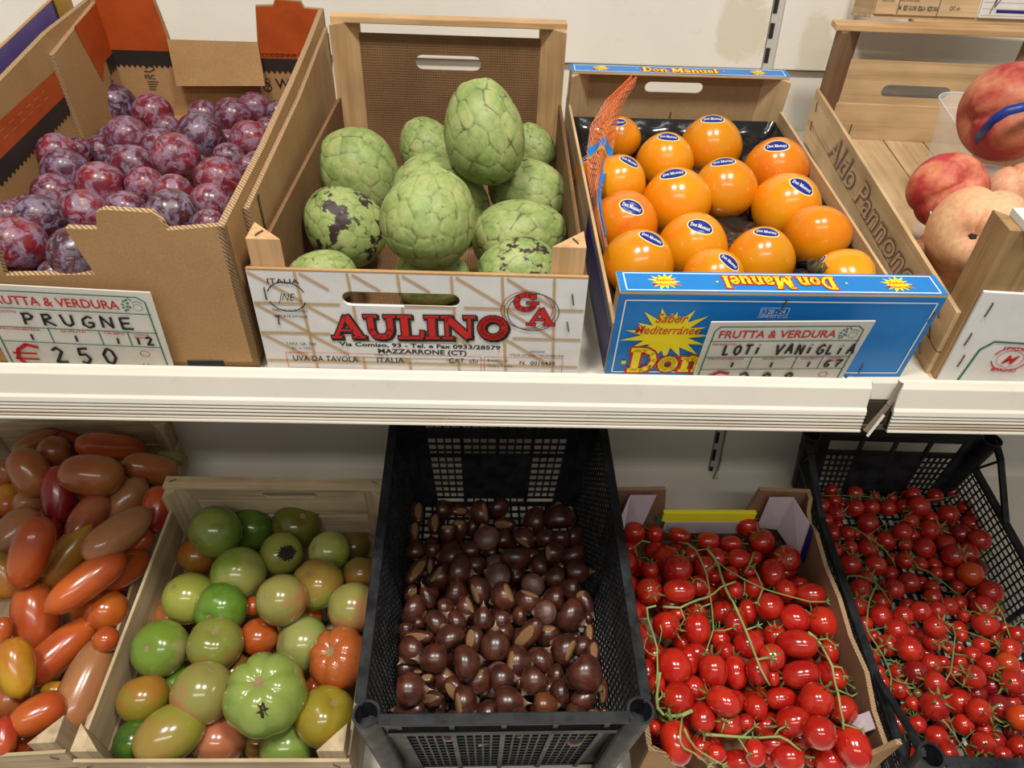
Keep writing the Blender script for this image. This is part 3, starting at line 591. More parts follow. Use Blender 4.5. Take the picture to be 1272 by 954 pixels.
k.ring(-.0905, .0355, .0155, .0135, .0012, M_red, 1, 15, 165); k.ring(-.0905, .0355, .0155, .0135, .0012, M_red, 1, 195, 345); k.ring(-.0905, .0355, .0115, .0095, .0005, M_red, 1)
k.text('M', -.0965, .0300, .0100, M_red, 1, .01, .4); k.text('ITALIA', -.1010, .0455, .0040, M_red, 1, .01, width=.022); k.text('MARCHIO', -.1015, .0205, .0040, M_red, 1, .01, width=.022)
k.slab('L', -.0550, .0300, .0220, .022, M_red, 2); k.text('ortofrutta', -.060, .0180, .006, M_green, 1, .01, .3); k.build('printed_lettering', fpa)
# ---- crate standing on the peach crate
t = empty('stacked_grape_crate', Matrix.Translation((.6232, 1.181, Z-.0290)) @ Matrix.Rotation(-2.5*D2R, 4, 'Z') @ Matrix.Scale(1.05, 4))
tag(t, 'small wooden grape crate with printed tick boxes stacked on the peach crate', 'crate')
boxpart('bottom_board', M_ply['x'], t, (-.068, 0, 0), (.22, .075, .004)); boxpart('front_board', M_ply['x'], t, (-.066, -.003, .0045), (.076, 0, .066)); boxpart('front_panel', M_white, t, (.078, -.004, .0045), (.22, -.001, .066))
boxpart('side_board', M_ply['y'], t, (-.067, .001, .004), (-.063, .075, .060)); boxpart('base_slat', M_pine['x'], t, (-.010, -.006, -.0035), (.20, .012, 0)); tripost('corner_post', M_ply['z'], t, -.062, .001, 1, 1, .004, .080)
k = Ink((0, -.003, 0), (1, 0, 0), (0, 0, 1)); k.text('MI. ☐RED GLOBE ☐ITALIA ☐VICTORIA'.replace('☐', ' '), -.034, .0110, .0052, M_dgrey, 1, .008, width=.054)
for x_ in (-.0270, -.0065, .0070): k.frame_(x_, .0108, x_+.0032, .0158, .0005, M_dgrey, 1)
k.text('PROD. UVA DA TAVOLA', -.034, .0215, .0036, M_dgrey, 1, .008, width=.026); k.text('CAT. «I»', .036, .0125, .0052, M_dgrey, 1, .006, width=.014); k.text('VALORE GR. LORDO', -.060, .0205, .0034, M_dgrey, 1, .0, width=.018)
k.line([(-.0355, .006), (-.0345, .032)], .0010, M_dgrey, 1); k.line([(.0200, .002), (.0210, .026)], .0010, M_dgrey, 1)
k.build('printed_lettering', t)
k = Ink((0, -.004, 0), (1, 0, 0), (0, 0, 1)); k.line([(.092, .010), (.098, .040), (.096, .018), (.103, .030)], .0012, M_dgrey, 1); k.rect(.1000, .0115, .150, .0150, M_navy, 1)
for i in range(7): k.line([(.080, .008+i*.008), (.20, .008+i*.008)], .0004, M_tan, 0)
k.build('printed_lettering', t)
# ================================================================== price cards
def card(M, name, label, word, c4, price, wsp):
    r = empty('price_card', M); tag(r, label, 'sign'); W = .149; H = .097
    boxpart('card', M_cardsign, r, (0, -.0012, 0), (W, 0, H), .0003)
    k = Ink((0, -.0012, 0), (1, 0, 0), (0, 0, 1))
    k.line([(.004, 0), (.006, .085), (.010, .091), (.136, .091), (.142, .086), (.144, 0)], .0011, M_green)
    k.text('FRUTTA & VERDURA', .0110, .0765, .0095, M_red, 1, .014, width=.108)
    for i, (x, y) in enumerate(((.124, .086), (.127, .084), (.1225, .0825), (.126, .0805), (.1225, .079), (.1255, .077), (.128, .0795), (.1235, .0755), (.1265, .0875))): k.ring(x, y, .0008, .0008, .0009, M_green, 1, n=8)
    k.ring(.1345, .0795, .0040, .0036, .0004, M_green, 1); k.line([(.131, .085), (.135, .0865), (.139, .084)], .0006, M_green, 1); k.line([(.128, .0900), (.131, .087)], .0010, M_green, 1)
    for z in (.0720, .0500, .0325): k.line([(.005, z), (.144, z)], .0009, M_green)
    for x in (.050, .093, .118): k.line([(x, .0325), (x, .0500)], .0009, M_green)
    k.text('PRODOTTO', .0080, .0665, .0028, M_red, 1, .01); k.text('PROVENIENZA', .0090, .0465, .0026, M_red, 1, .01, width=.034); k.text("QUALITA'", .0600, .0465, .0026, M_red, 1, .01, width=.022); k.text('CALIBRO', .0970, .0465, .0026, M_red, 1, .01, width=.018); k.text('CODICE', .1230, .0465, .0024, M_red, 1, .01); k.text('BILANCIA', .1230, .0430, .0024, M_red, 1, .01)
    k.line([(.034, .026), (.024, .029), (.015, .022), (.012, .012), (.016, .004), (.026, 0), (.036, .002)], .0038, M_red, 1); k.line([(.009, .018), (.030, .018)], .0025, M_red, 1); k.line([(.009, .011), (.030, .011)], .0025, M_red, 1)
    k.ring(.127, .0240, .0042, .0036, .0006, M_red, 1, n=11); k.text('al kg', .118, .0050, .0060, M_red, 1, .012)
    k.hand(word, wsp[0], .0545, .0130, wsp[1], .0024, M_black)
    k.hand('1', .030, .0360, .0090, .010, .0020, M_black); k.hand('1', .068, .0360, .0090, .010, .0020, M_black); k.hand('1', .104, .0360, .0090, .010, .0020, M_black); k.hand(c4, .122, .0360, .0100, .010, .0021, M_black)
    for i, c in enumerate(price): k.hand(c, .044+.022*i, .0090, .0190, .018, .0028, M_black)
    k.build('card_print', r)
card(frame(*CRF['P'][:3]) @ Matrix.Translation((-.0700, -.0065, .002)) @ Matrix.Rotation(2*D2R, 4, 'X') @ Matrix.Rotation(3.2*D2R, 4, 'Y') @ Matrix.Translation((0, 0, .004)), 'price_card', 'white price card handwritten PRUGNE, leaning on the plum carton', 'PRUGNE', '12', '250', (.032, .0165))
card(FR['D'] @ Matrix.Translation((-.0670, -.012, .001)) @ Matrix.Rotation(5*D2R, 4, 'X') @ Matrix.Rotation(-1.2*D2R, 4, 'Y') @ Matrix.Translation((0, 0, -.0105)), 'price_card', 'white price card handwritten LOTi VANiGLiA, leaning on the blue crate', 'LOTi VANiGLiA', '67', '288', (.020, .0098))
# ---- where each fruit lies: centre, half sizes (0.1 mm), axis, second axis, colour key, shape mode, stem visible
FRUIT={
 'P':[(-5459,11165,-1719,320,288,88,-47,9,44,-89,14,'b',0,0),(-4794,10846,-1778,289,255,-93,-13,-35,40,-90,15,'r',0,0),(-4634,9637,-1879,290,255,-90,-18,-39,43,-89,17,'v',0,0),(-4393,10264,-1858,192,169,93,33,-16,39,-91,16,'v',0,0),(-4103,10875,-1785,222,195,-37,-15,-92,35,-92,15,'v',0,0),(-3664,10775,-1783,289,254,-61,69,-38,32,-94,15,'v',0,0),(-3488,11237,-1731,250,220,91,41,-7,29,-94,15,'v',0,0),(-3111,11090,-1752,181,165,86,42,-31,27,-95,15,'m',0,0),(-3096,12145,-1549,244,215,-10,31,94,25,-96,12,'v',0,0),(-3784,9796,-1860,313,276,-42,19,88,35,-92,17,'b',0,0),(-4177,9494,-1951,259,228,-78,1,62,40,-90,18,'m',0,0),(-3717,8775,-1920,284,274,46,59,67,38,-90,20,'r',0,0),(-3539,10098,-1959,145,133,-95,6,-30,33,-93,18,'r',0,0),(-3186,9897,-1912,254,247,-91,11,40,30,-94,18,'r',0,0),(-3067,10356,-1851,171,155,-91,-38,-15,28,-95,17,'m',0,0),(-5196,9002,-1947,239,210,9,80,59,49,-85,18,'r',0,0),(-5153,9358,-1998,177,159,32,93,-17,47,-86,18,'m',0,0),(-5030,9667,-2056,201,190,-75,37,55,45,-87,19,'m',0,0),(-4525,9088,-2030,191,168,-93,-33,17,44,-88,20,'b',0,0),(-4241,8800,-2041,270,237,-96,5,27,42,-88,20,'m',0,0),(-3246,9179,-2009,210,185,-86,-5,-51,33,-92,20,'m',0,0),(-3640,9145,-2158,211,204,16,-50,-85,36,-91,21,'d',0,0),(-2947,8933,-2043,144,137,37,30,-88,31,-93,21,'m',0,0),(-4939,8618,-2077,281,247,-58,32,-75,49,-85,20,'b',0,0),(-4366,8225,-2134,287,253,100,1,4,46,-86,22,'r',0,0),(-3895,8267,-2129,231,203,-69,71,13,42,-88,23,'r',0,0),(-3142,8465,-2105,295,260,-51,-27,82,34,-91,23,'r',0,0),(-4736,7936,-2168,247,218,38,63,67,50,-84,23,'m',0,0),(-3509,8070,-2157,227,200,12,-10,-99,39,-89,24,'r',0,0),(-3045,7864,-2195,232,204,-34,42,-84,35,-90,25,'r',0,0),(-4184,7409,-2206,257,240,45,-63,64,48,-84,25,'r',0,1),(-3907,7743,-2273,238,210,-98,-3,18,44,-86,25,'m',0,0),(-3319,7505,-2226,282,248,12,-26,-96,39,-88,26,'d',0,0),(-4401,7031,-2149,236,208,7,80,60,51,-82,25,'b',0,0),(-4899,7375,-2245,175,154,-39,62,68,54,-81,25,'m',0,0),(-2878,7301,-2263,181,159,-15,59,-79,35,-89,28,'m',0,0),(-3792,7336,-2313,175,154,-15,58,80,44,-86,27,'b',0,0),(-4412,6591,-2287,292,257,20,76,61,53,-80,28,'r',0,0),(-3636,6213,-2216,265,233,54,-52,-66,48,-82,29,'d',0,0),(-4534,7225,-2443,203,179,-16,5,-99,51,-81,28,'d',0,0),(-3726,6823,-2511,173,162,62,47,-63,46,-84,31,'m',0,0),(-3741,6470,-2519,245,216,-93,-36,-7,47,-82,32,'m',0,0),(-4084,6522,-2539,161,142,49,87,-2,50,-80,31,'d',0,0),(-3806,7061,-2385,142,142,24,43,87,45,-84,29,'m',0,0)],
 'G':[(-110,8440,-1472,582,446,-20,10,98,1,-99,17,'',1,0),(-1670,9211,-2160,575,499,52,-12,-85,17,-96,22,'',1,0),(-897,10078,-1986,421,374,-44,33,83,9,-98,19,'',1,0),(545,10300,-1990,359,288,-52,6,85,-5,-98,19,'',1,0),(-1632,7899,-2421,482,424,-62,-30,72,19,-94,29,'k',1,0),(-611,7028,-2044,495,461,43,39,81,8,-96,28,'',1,0),(-586,8680,-2304,625,479,86,7,-51,7,-96,26,'',1,0),(426,8904,-2267,523,427,-88,15,46,-5,-97,25,'',1,0),(314,7835,-2470,541,406,97,16,15,-4,-95,30,'',1,0),(271,7040,-2593,427,356,-96,-27,8,-4,-94,35,'k',1,0),(-617,7279,-2766,415,314,100,0,2,8,-93,35,'',1,0),(-1743,7143,-2724,360,270,-93,-35,11,22,-91,35,'',1,0)],
 'D':[(1667,10007,-1768,308,261,-19,-58,79,-16,-97,17,'',2,1),(2201,9475,-1932,381,325,-8,-41,91,-22,-96,19,'',2,1),(2884,9904,-1810,402,383,-17,-36,92,-28,-95,17,'',0,1),(1512,8764,-2057,340,312,25,-44,87,-17,-96,23,'',0,1),(2830,8852,-2126,395,360,-27,-26,93,-30,-93,22,'',0,1),(3609,9374,-1975,435,350,-29,-50,81,-35,-92,19,'o',2,1),(2178,8542,-2211,418,377,-29,-33,90,-24,-94,24,'',0,1),(1510,8064,-2349,410,328,2,-71,70,-18,-94,28,'o',2,1),(3525,8556,-2244,442,363,6,-63,78,-37,-90,24,'',2,1),(1564,7326,-2571,392,352,21,-38,90,-20,-92,32,'',0,1),(2230,7708,-2477,389,344,-6,-63,78,-27,-92,29,'',0,1),(2926,7489,-2534,382,313,-11,-29,95,-35,-89,30,'',2,1),(3661,7882,-2397,449,273,-25,-60,-76,-41,-87,27,'',2,1),(2321,7092,-2632,355,285,23,-56,80,-29,-90,33,'',2,1),(3720,7182,-2633,360,275,-89,17,42,-44,-84,31,'y',2,1),(1268,9240,-2076,309,200,-43,-30,85,-13,-97,22,'o',2,1)],
 'A':[(6354,9350,-1221,598,538,-97,7,-22,-56,-82,11,'r',0,1),(7027,9925,-1697,518,497,-89,-38,27,-57,-81,14,'c',0,1),(5205,8230,-1934,442,389,5,-82,58,-52,-83,19,'r',0,1),(5078,7302,-2147,506,445,-63,-76,14,-56,-80,23,'c',0,1),(6353,8695,-2009,351,322,-18,49,85,-58,-79,18,'p',0,0),(5124,7906,-2639,371,353,-52,64,57,-52,-81,27,'p',0,0),(5724,7597,-2553,358,315,52,39,-76,-58,-77,26,'p',0,0)],
 'T2':[(-3822,7995,-6897,386,358,-58,-81,-11,34,-71,61,'G',0,1),(-3522,8467,-7260,365,321,-9,-95,30,30,-72,62,'Gd',0,1),(-2834,8530,-7193,366,351,45,-34,82,25,-74,62,'Ol',0,1),(-2916,7919,-7237,312,293,62,-51,60,26,-71,65,'Gx',0,1),(-2246,7946,-7199,294,280,-65,-42,63,21,-73,66,'L',0,1),(-1953,8278,-7402,247,232,-19,64,74,17,-73,66,'Od',0,0),(-4177,8023,-7386,282,274,-49,-74,-46,36,-69,63,'O',0,0),(-3398,7521,-7250,391,344,84,-49,-24,31,-68,66,'L',0,1),(-2286,7356,-7244,373,333,-33,-23,92,22,-70,69,'Go',0,1),(-1738,7603,-7301,265,241,20,82,54,16,-71,68,'B',0,0),(-3950,7134,-7304,352,309,-34,-26,90,36,-65,67,'Y',0,1),(-2626,6873,-7056,333,308,-42,-52,74,26,-67,69,'K',0,1),(-3428,6876,-7223,355,313,-21,-92,34,33,-65,68,'g',0,1),(-1734,6918,-7228,333,308,-42,-3,91,17,-68,71,'K',0,1),(-4272,7207,-7727,300,264,-86,-15,48,37,-63,68,'P',0,0),(-2381,7185,-7670,166,146,-77,64,3,22,-67,71,'O',0,0),(-3157,7679,-7634,167,147,50,79,36,28,-68,68,'R',0,0),(-3090,7093,-7408,144,131,73,-48,-49,29,-66,69,'R',0,0),(-4046,6391,-7407,358,328,-15,-68,72,38,-60,70,'Ok',0,1),(-3352,6410,-7340,358,317,16,-16,97,33,-62,71,'Or',0,1),(-2917,6680,-7517,243,237,35,18,92,28,-64,72,'R',0,1),(-2360,6642,-7595,366,335,-82,-32,48,23,-64,73,'Gk',0,1),(-1807,6281,-7422,386,371,-25,-44,86,18,-64,75,'Rd',0,1),(-3892,6299,-7966,323,284,64,41,65,36,-58,73,'g',0,1),(-4080,5871,-7673,316,278,-26,70,67,39,-56,73,'Oy',0,0),(-3327,5809,-7485,362,354,37,22,90,33,-58,75,'K',0,1),(-2521,5659,-7307,477,463,-3,-31,95,26,-59,76,'gg',0,1),(-1871,5659,-7709,358,355,44,0,90,19,-58,79,'Yo',0,1),(-3592,5384,-7664,404,309,-76,-64,-9,36,-54,76,'Yg',1,1),(-3170,5593,-8053,343,302,-29,-58,-76,31,-54,78,'S',0,0),(-2339,5512,-8072,322,284,-29,70,-65,23,-55,80,'Gl',0,0),(-4064,5446,-7880,241,233,82,40,-41,39,-52,76,'Gd',0,0),(-2755,5670,-8220,178,172,-92,28,28,27,-55,79,'B',0,0),(-2106,6122,-7793,161,161,-69,53,49,21,-60,77,'R',0,0),(-3220,6014,-8112,147,147,-3,66,75,30,-57,77,'Gd',0,0),(-1648,6940,-7666,173,153,85,-30,-44,16,-66,73,'R',0,0)],
 'T1':[(-6690,9866,-6645,352,230,75,38,-54,49,-72,49,'r',1,0),(-5882,9532,-6534,514,212,-77,-49,42,45,-74,50,'o',1,0),(-5162,9192,-6694,428,239,75,41,-53,41,-74,54,'b',1,0),(-5053,9626,-6818,238,143,-94,-30,19,39,-75,53,'g',1,0),(-7040,9573,-6493,357,155,-76,-61,-21,52,-71,48,'b',1,0),(-6657,9355,-6516,245,239,13,17,-98,50,-71,49,'b',0,0),(-6730,8831,-6531,396,270,44,-29,-85,52,-69,51,'b',1,1),(-5715,8613,-6405,431,302,96,12,-24,47,-71,53,'b',1,1),(-6240,8566,-6754,459,233,-13,63,77,50,-68,54,'R',1,0),(-7156,8778,-7005,254,185,14,-76,-64,54,-66,53,'oy',1,1),(-7231,9016,-6656,180,135,38,-23,-90,54,-68,50,'b',1,0),(-5360,8687,-6904,385,252,-58,-56,-59,43,-70,56,'n',1,0),(-5669,8193,-6826,396,212,26,93,27,47,-68,57,'p',1,0),(-4947,7625,-6639,495,246,-55,-81,-17,44,-68,59,'n',1,0),(-4795,8439,-6874,349,221,5,69,72,40,-71,58,'r',1,0),(-6492,7856,-6862,398,275,57,72,39,53,-64,56,'n',1,0),(-5934,7308,-6685,488,247,29,43,85,51,-63,58,'o',1,0),(-6177,8120,-7084,227,128,14,-55,-83,50,-65,57,'r',1,0),(-5822,7729,-7150,530,226,-49,-62,-61,48,-64,59,'y',1,0),(-4975,7560,-7225,383,225,-61,-79,-2,43,-65,62,'o',1,1),(-4858,7926,-7035,196,134,75,55,38,42,-68,60,'o',1,0),(-6420,7358,-7154,333,213,39,-36,-85,53,-61,59,'y',1,0),(-6797,8675,-6971,207,177,-74,-53,41,52,-67,53,'n',1,0),(-5150,7054,-6941,546,230,61,76,22,46,-63,62,'o',1,0),(-5976,7041,-7564,464,286,24,-54,-80,50,-59,63,'o',1,0),(-5066,7098,-7516,288,261,-63,-52,57,44,-62,65,'O',0,1),(-5483,6624,-7730,528,237,-56,-78,-27,47,-57,67,'o',1,1),(-5595,6044,-7351,358,203,-33,65,68,51,-55,67,'Y',1,0),(-5742,5963,-7777,242,206,-4,83,55,51,-52,68,'b',1,0),(-5229,5649,-7684,309,215,76,65,-4,48,-52,71,'o',1,1),(-4977,6156,-7828,615,268,-16,-87,-47,45,-55,70,'n',1,0),(-5448,5369,-7687,216,141,22,-82,-53,50,-50,71,'r',1,0),(-4778,6533,-7427,164,156,96,8,-25,43,-59,68,'o',0,0),(-6087,6586,-7381,201,113,1,61,79,52,-57,64,'o',1,0),(-5425,6235,-8002,151,106,91,26,-32,47,-54,70,'Y',1,0),(-5149,7535,-7585,195,111,-93,-35,-13,43,-63,64,'o',1,0)],
 'K':[(-1063,8958,-7320,177,130,5,-87,-49,9,-77,63,'f',1,0),(-1075,8518,-7319,154,117,0,-60,-80,10,-75,65,'f',1,0),(-693,9064,-7320,166,140,100,0,2,6,-78,63,'',1,0),(-786,8709,-7320,157,122,2,-75,-66,7,-76,64,'f',1,0),(-437,9019,-7320,131,113,-100,-2,0,4,-78,63,'f',1,0),(-94,8809,-7183,179,179,-57,56,-61,1,-77,63,'s',0,0),(174,9132,-7321,167,150,47,-38,-80,-1,-78,63,'',0,0),(282,8741,-7320,168,145,97,18,-14,-2,-77,64,'f',1,0),(-414,8666,-7367,208,111,2,-78,-63,4,-76,65,'s',1,0),(-202,8839,-7460,147,142,93,-30,-22,2,-76,64,'',0,0),(6,8244,-7174,176,171,-35,75,57,0,-75,66,'p',0,0),(248,8392,-7319,166,133,-1,68,74,-2,-75,66,'',1,0),(-578,8470,-7271,167,120,1,-69,-72,5,-76,65,'s',1,0),(-1038,8070,-7275,177,145,-1,64,77,10,-74,67,'',1,0),(-792,8170,-7361,163,118,1,-66,-75,7,-74,67,'',1,0),(-493,7990,-7310,209,177,-100,-6,4,5,-74,67,'',1,0),(-228,8168,-7352,163,139,-96,-20,17,2,-74,67,'',1,1),(77,8228,-7441,149,107,-97,-17,14,-1,-74,67,'',1,0),(-969,7648,-7302,210,132,-56,-65,-51,9,-72,69,'f',1,0),(-808,7832,-7341,119,79,0,59,81,8,-73,68,'f',1,0),(-632,7662,-7388,172,165,79,-24,-56,6,-72,69,'s',0,0),(-372,7588,-7200,193,178,92,-36,13,4,-72,69,'',0,1),(-167,7816,-7317,158,154,10,-87,-48,2,-73,68,'',0,1),(151,7872,-7365,195,144,97,-18,18,-1,-73,68,'p',1,1),(170,7560,-7280,183,174,-77,63,-13,-2,-72,69,'p',0,0),(446,7756,-7454,143,124,-1,76,65,-4,-72,69,'',1,0),(765,8810,-7320,198,189,-94,28,-18,-7,-77,64,'',0,0),(1140,8889,-7320,226,199,-6,82,57,-10,-77,63,'',0,0),(571,8409,-7319,175,167,55,63,54,-5,-75,66,'s',0,0),(889,8327,-7242,165,132,-99,9,-10,-8,-75,65,'',1,0),(1122,8438,-7336,168,134,0,-74,-67,-10,-75,65,'',1,0),(1340,8580,-7417,153,136,83,4,-56,-12,-75,65,'',0,0),(984,8046,-7263,194,149,99,12,-10,-9,-74,67,'s',1,0),(417,7832,-7172,197,174,-1,-95,-30,-4,-74,67,'',0,1),(656,8032,-7352,186,130,1,-65,-76,-6,-74,67,'',1,0),(1266,7941,-7222,160,160,51,-9,-86,-12,-73,67,'',0,0),(772,7782,-7283,150,146,-92,-40,-6,-7,-73,68,'',0,1),(991,7590,-7317,172,133,-100,6,-7,-9,-72,69,'',1,1),(1113,7999,-7491,127,114,-50,-10,-86,-10,-73,68,'',0,0),(1284,7648,-7255,185,133,99,-8,9,-12,-72,68,'',1,1),(-1008,7267,-7316,113,103,-92,33,18,10,-70,71,'f',0,0),(-775,7176,-7324,187,82,-43,62,65,8,-70,71,'',1,1),(-951,6970,-7307,169,161,84,-55,4,9,-69,72,'',0,1),(-541,7009,-7315,140,115,100,4,-3,5,-69,72,'',1,0),(-407,7279,-7311,169,163,95,-22,-22,4,-70,71,'',0,0),(-78,7325,-7316,182,170,92,37,12,1,-71,71,'s',0,0),(-175,7579,-7359,96,78,100,1,0,2,-72,70,'f',1,0),(248,7096,-7184,185,170,-91,-35,-24,-2,-70,71,'s',0,0),(-253,7026,-7330,155,136,-81,2,-58,2,-69,72,'s',0,0),(-627,6723,-7289,161,158,73,28,62,6,-68,73,'',0,1),(-370,6794,-7344,138,126,82,6,56,4,-68,73,'',0,1),(-22,6804,-7315,162,109,-1,73,68,0,-68,73,'',1,1),(214,7107,-7466,146,117,-100,0,-1,-2,-69,72,'s',1,0),(213,6876,-7389,142,117,100,-1,2,-2,-68,73,'',1,1),(216,6617,-7347,157,150,22,-21,-95,-2,-67,74,'',0,0),(-1013,6626,-7314,135,88,1,-75,-66,10,-67,74,'',1,0),(-830,6476,-7254,182,115,98,12,-13,9,-66,74,'f',1,0),(-882,6201,-7192,170,156,-57,-82,-2,9,-65,75,'',0,1),(-443,6475,-7295,178,161,-49,51,71,5,-66,75,'',0,0),(-144,6479,-7314,155,143,64,-57,52,1,-66,75,'f',0,1),(136,6323,-7269,208,166,-1,75,66,-1,-66,75,'',1,1),(-857,6745,-7315,104,75,96,19,-20,9,-68,73,'',1,0),(-724,6524,-7434,88,88,-38,-59,-71,7,-66,75,'',0,0),(658,7446,-7323,162,157,-48,-13,-87,-6,-71,70,'p',0,0),(1192,7379,-7316,172,133,-99,8,-9,-11,-71,70,'',1,0),(583,7145,-7323,172,168,-27,-96,11,-6,-70,71,'s',0,1),(466,6879,-7315,124,113,-90,17,-39,-5,-68,73,'',0,0),(543,6530,-7228,233,162,70,63,34,-6,-67,74,'f',1,0),(815,6639,-7384,175,151,1,-68,-74,-8,-67,74,'s',1,0),(949,7195,-7323,188,146,-100,2,-3,-9,-70,71,'',1,0),(802,6930,-7310,165,150,-74,47,-48,-8,-69,72,'p',0,0),(1114,6773,-7177,197,197,77,-63,-5,-11,-68,72,'',0,1),(1350,7156,-7316,183,93,50,-66,-56,-13,-69,71,'s',1,1),(1358,6853,-7315,85,61,-99,11,-13,-13,-68,72,'',1,0),(1101,6707,-7456,141,90,100,0,1,-11,-66,74,'',1,0),(1362,6592,-7325,124,89,1,-71,-71,-14,-66,74,'f',1,0),(1004,6310,-7282,166,162,-89,42,16,-10,-65,75,'s',0,0),(1236,6422,-7355,130,115,-46,88,16,-13,-65,75,'',0,0),(1378,6258,-7291,138,104,-2,-85,-53,-14,-64,75,'f',1,0),(-595,6065,-7180,201,157,-100,-5,4,6,-64,76,'',1,1),(-219,5921,-7084,180,173,61,60,-51,2,-64,77,'',0,0),(-962,6114,-7420,125,105,100,7,-7,10,-63,77,'',1,1),(-846,5507,-7025,190,159,100,6,-7,9,-61,78,'',1,1),(-803,5975,-7313,56,43,-97,-16,19,8,-63,77,'f',1,0),(-676,5868,-7291,82,75,13,-79,-60,7,-63,78,'f',0,0),(-460,5984,-7447,162,151,-60,-79,-10,5,-63,78,'s',0,0),(-350,5755,-7338,144,134,78,60,18,4,-62,79,'f',0,0),(-67,5897,-7354,169,156,49,-63,-60,1,-63,78,'s',0,0),(-633,5651,-7348,168,119,99,-8,11,7,-61,79,'f',1,0),(-539,5678,-7562,134,101,-99,-9,11,6,-60,80,'',1,0),(-222,5520,-7263,168,149,98,7,17,2,-60,80,'s',0,0),(-818,5460,-7318,205,114,-97,-15,19,9,-60,80,'',1,0),(176,6072,-7369,138,84,-100,-3,3,-2,-64,77,'p',1,0),(209,5856,-7266,161,135,100,-1,2,-2,-63,78,'',1,1),(130,5877,-7508,137,90,-98,-13,16,-1,-62,79,'p',1,0),(276,5553,-7312,208,167,100,-2,3,-3,-60,80,'',1,1),(398,6079,-7251,172,159,50,50,-71,-4,-64,77,'s',0,0),(701,6172,-7313,153,146,57,34,75,-7,-64,76,'',0,1),(591,5781,-7204,166,141,-64,-57,-51,-6,-62,78,'',1,1),(886,5999,-7383,124,124,-92,22,-31,-9,-63,77,'',0,0),(764,5812,-7384,122,109,-19,82,-54,-8,-62,78,'',0,0),(903,5667,-7270,133,133,-79,-44,44,-10,-61,78,'',0,0),(697,5490,-7269,181,138,99,-6,9,-8,-60,80,'o',1,0),(1177,5748,-7037,246,188,68,-69,-26,-13,-63,77,'',1,0),(1119,5877,-7356,176,140,-98,11,-15,-12,-62,78,'f',1,0),(1160,5604,-7328,184,106,81,40,43,-12,-60,79,'',1,1),(1401,5731,-7312,151,81,0,82,57,-15,-61,78,'f',1,0),(1277,5445,-7311,66,54,97,-13,18,-14,-59,79,'f',1,0),(1128,5599,-7520,94,59,-98,12,-17,-12,-59,80,'',1,0),(1388,5445,-7311,60,45,-93,22,-30,-15,-59,79,'',1,0),(438,5865,-7346,96,82,100,0,0,-5,-62,78,'',1,0)],
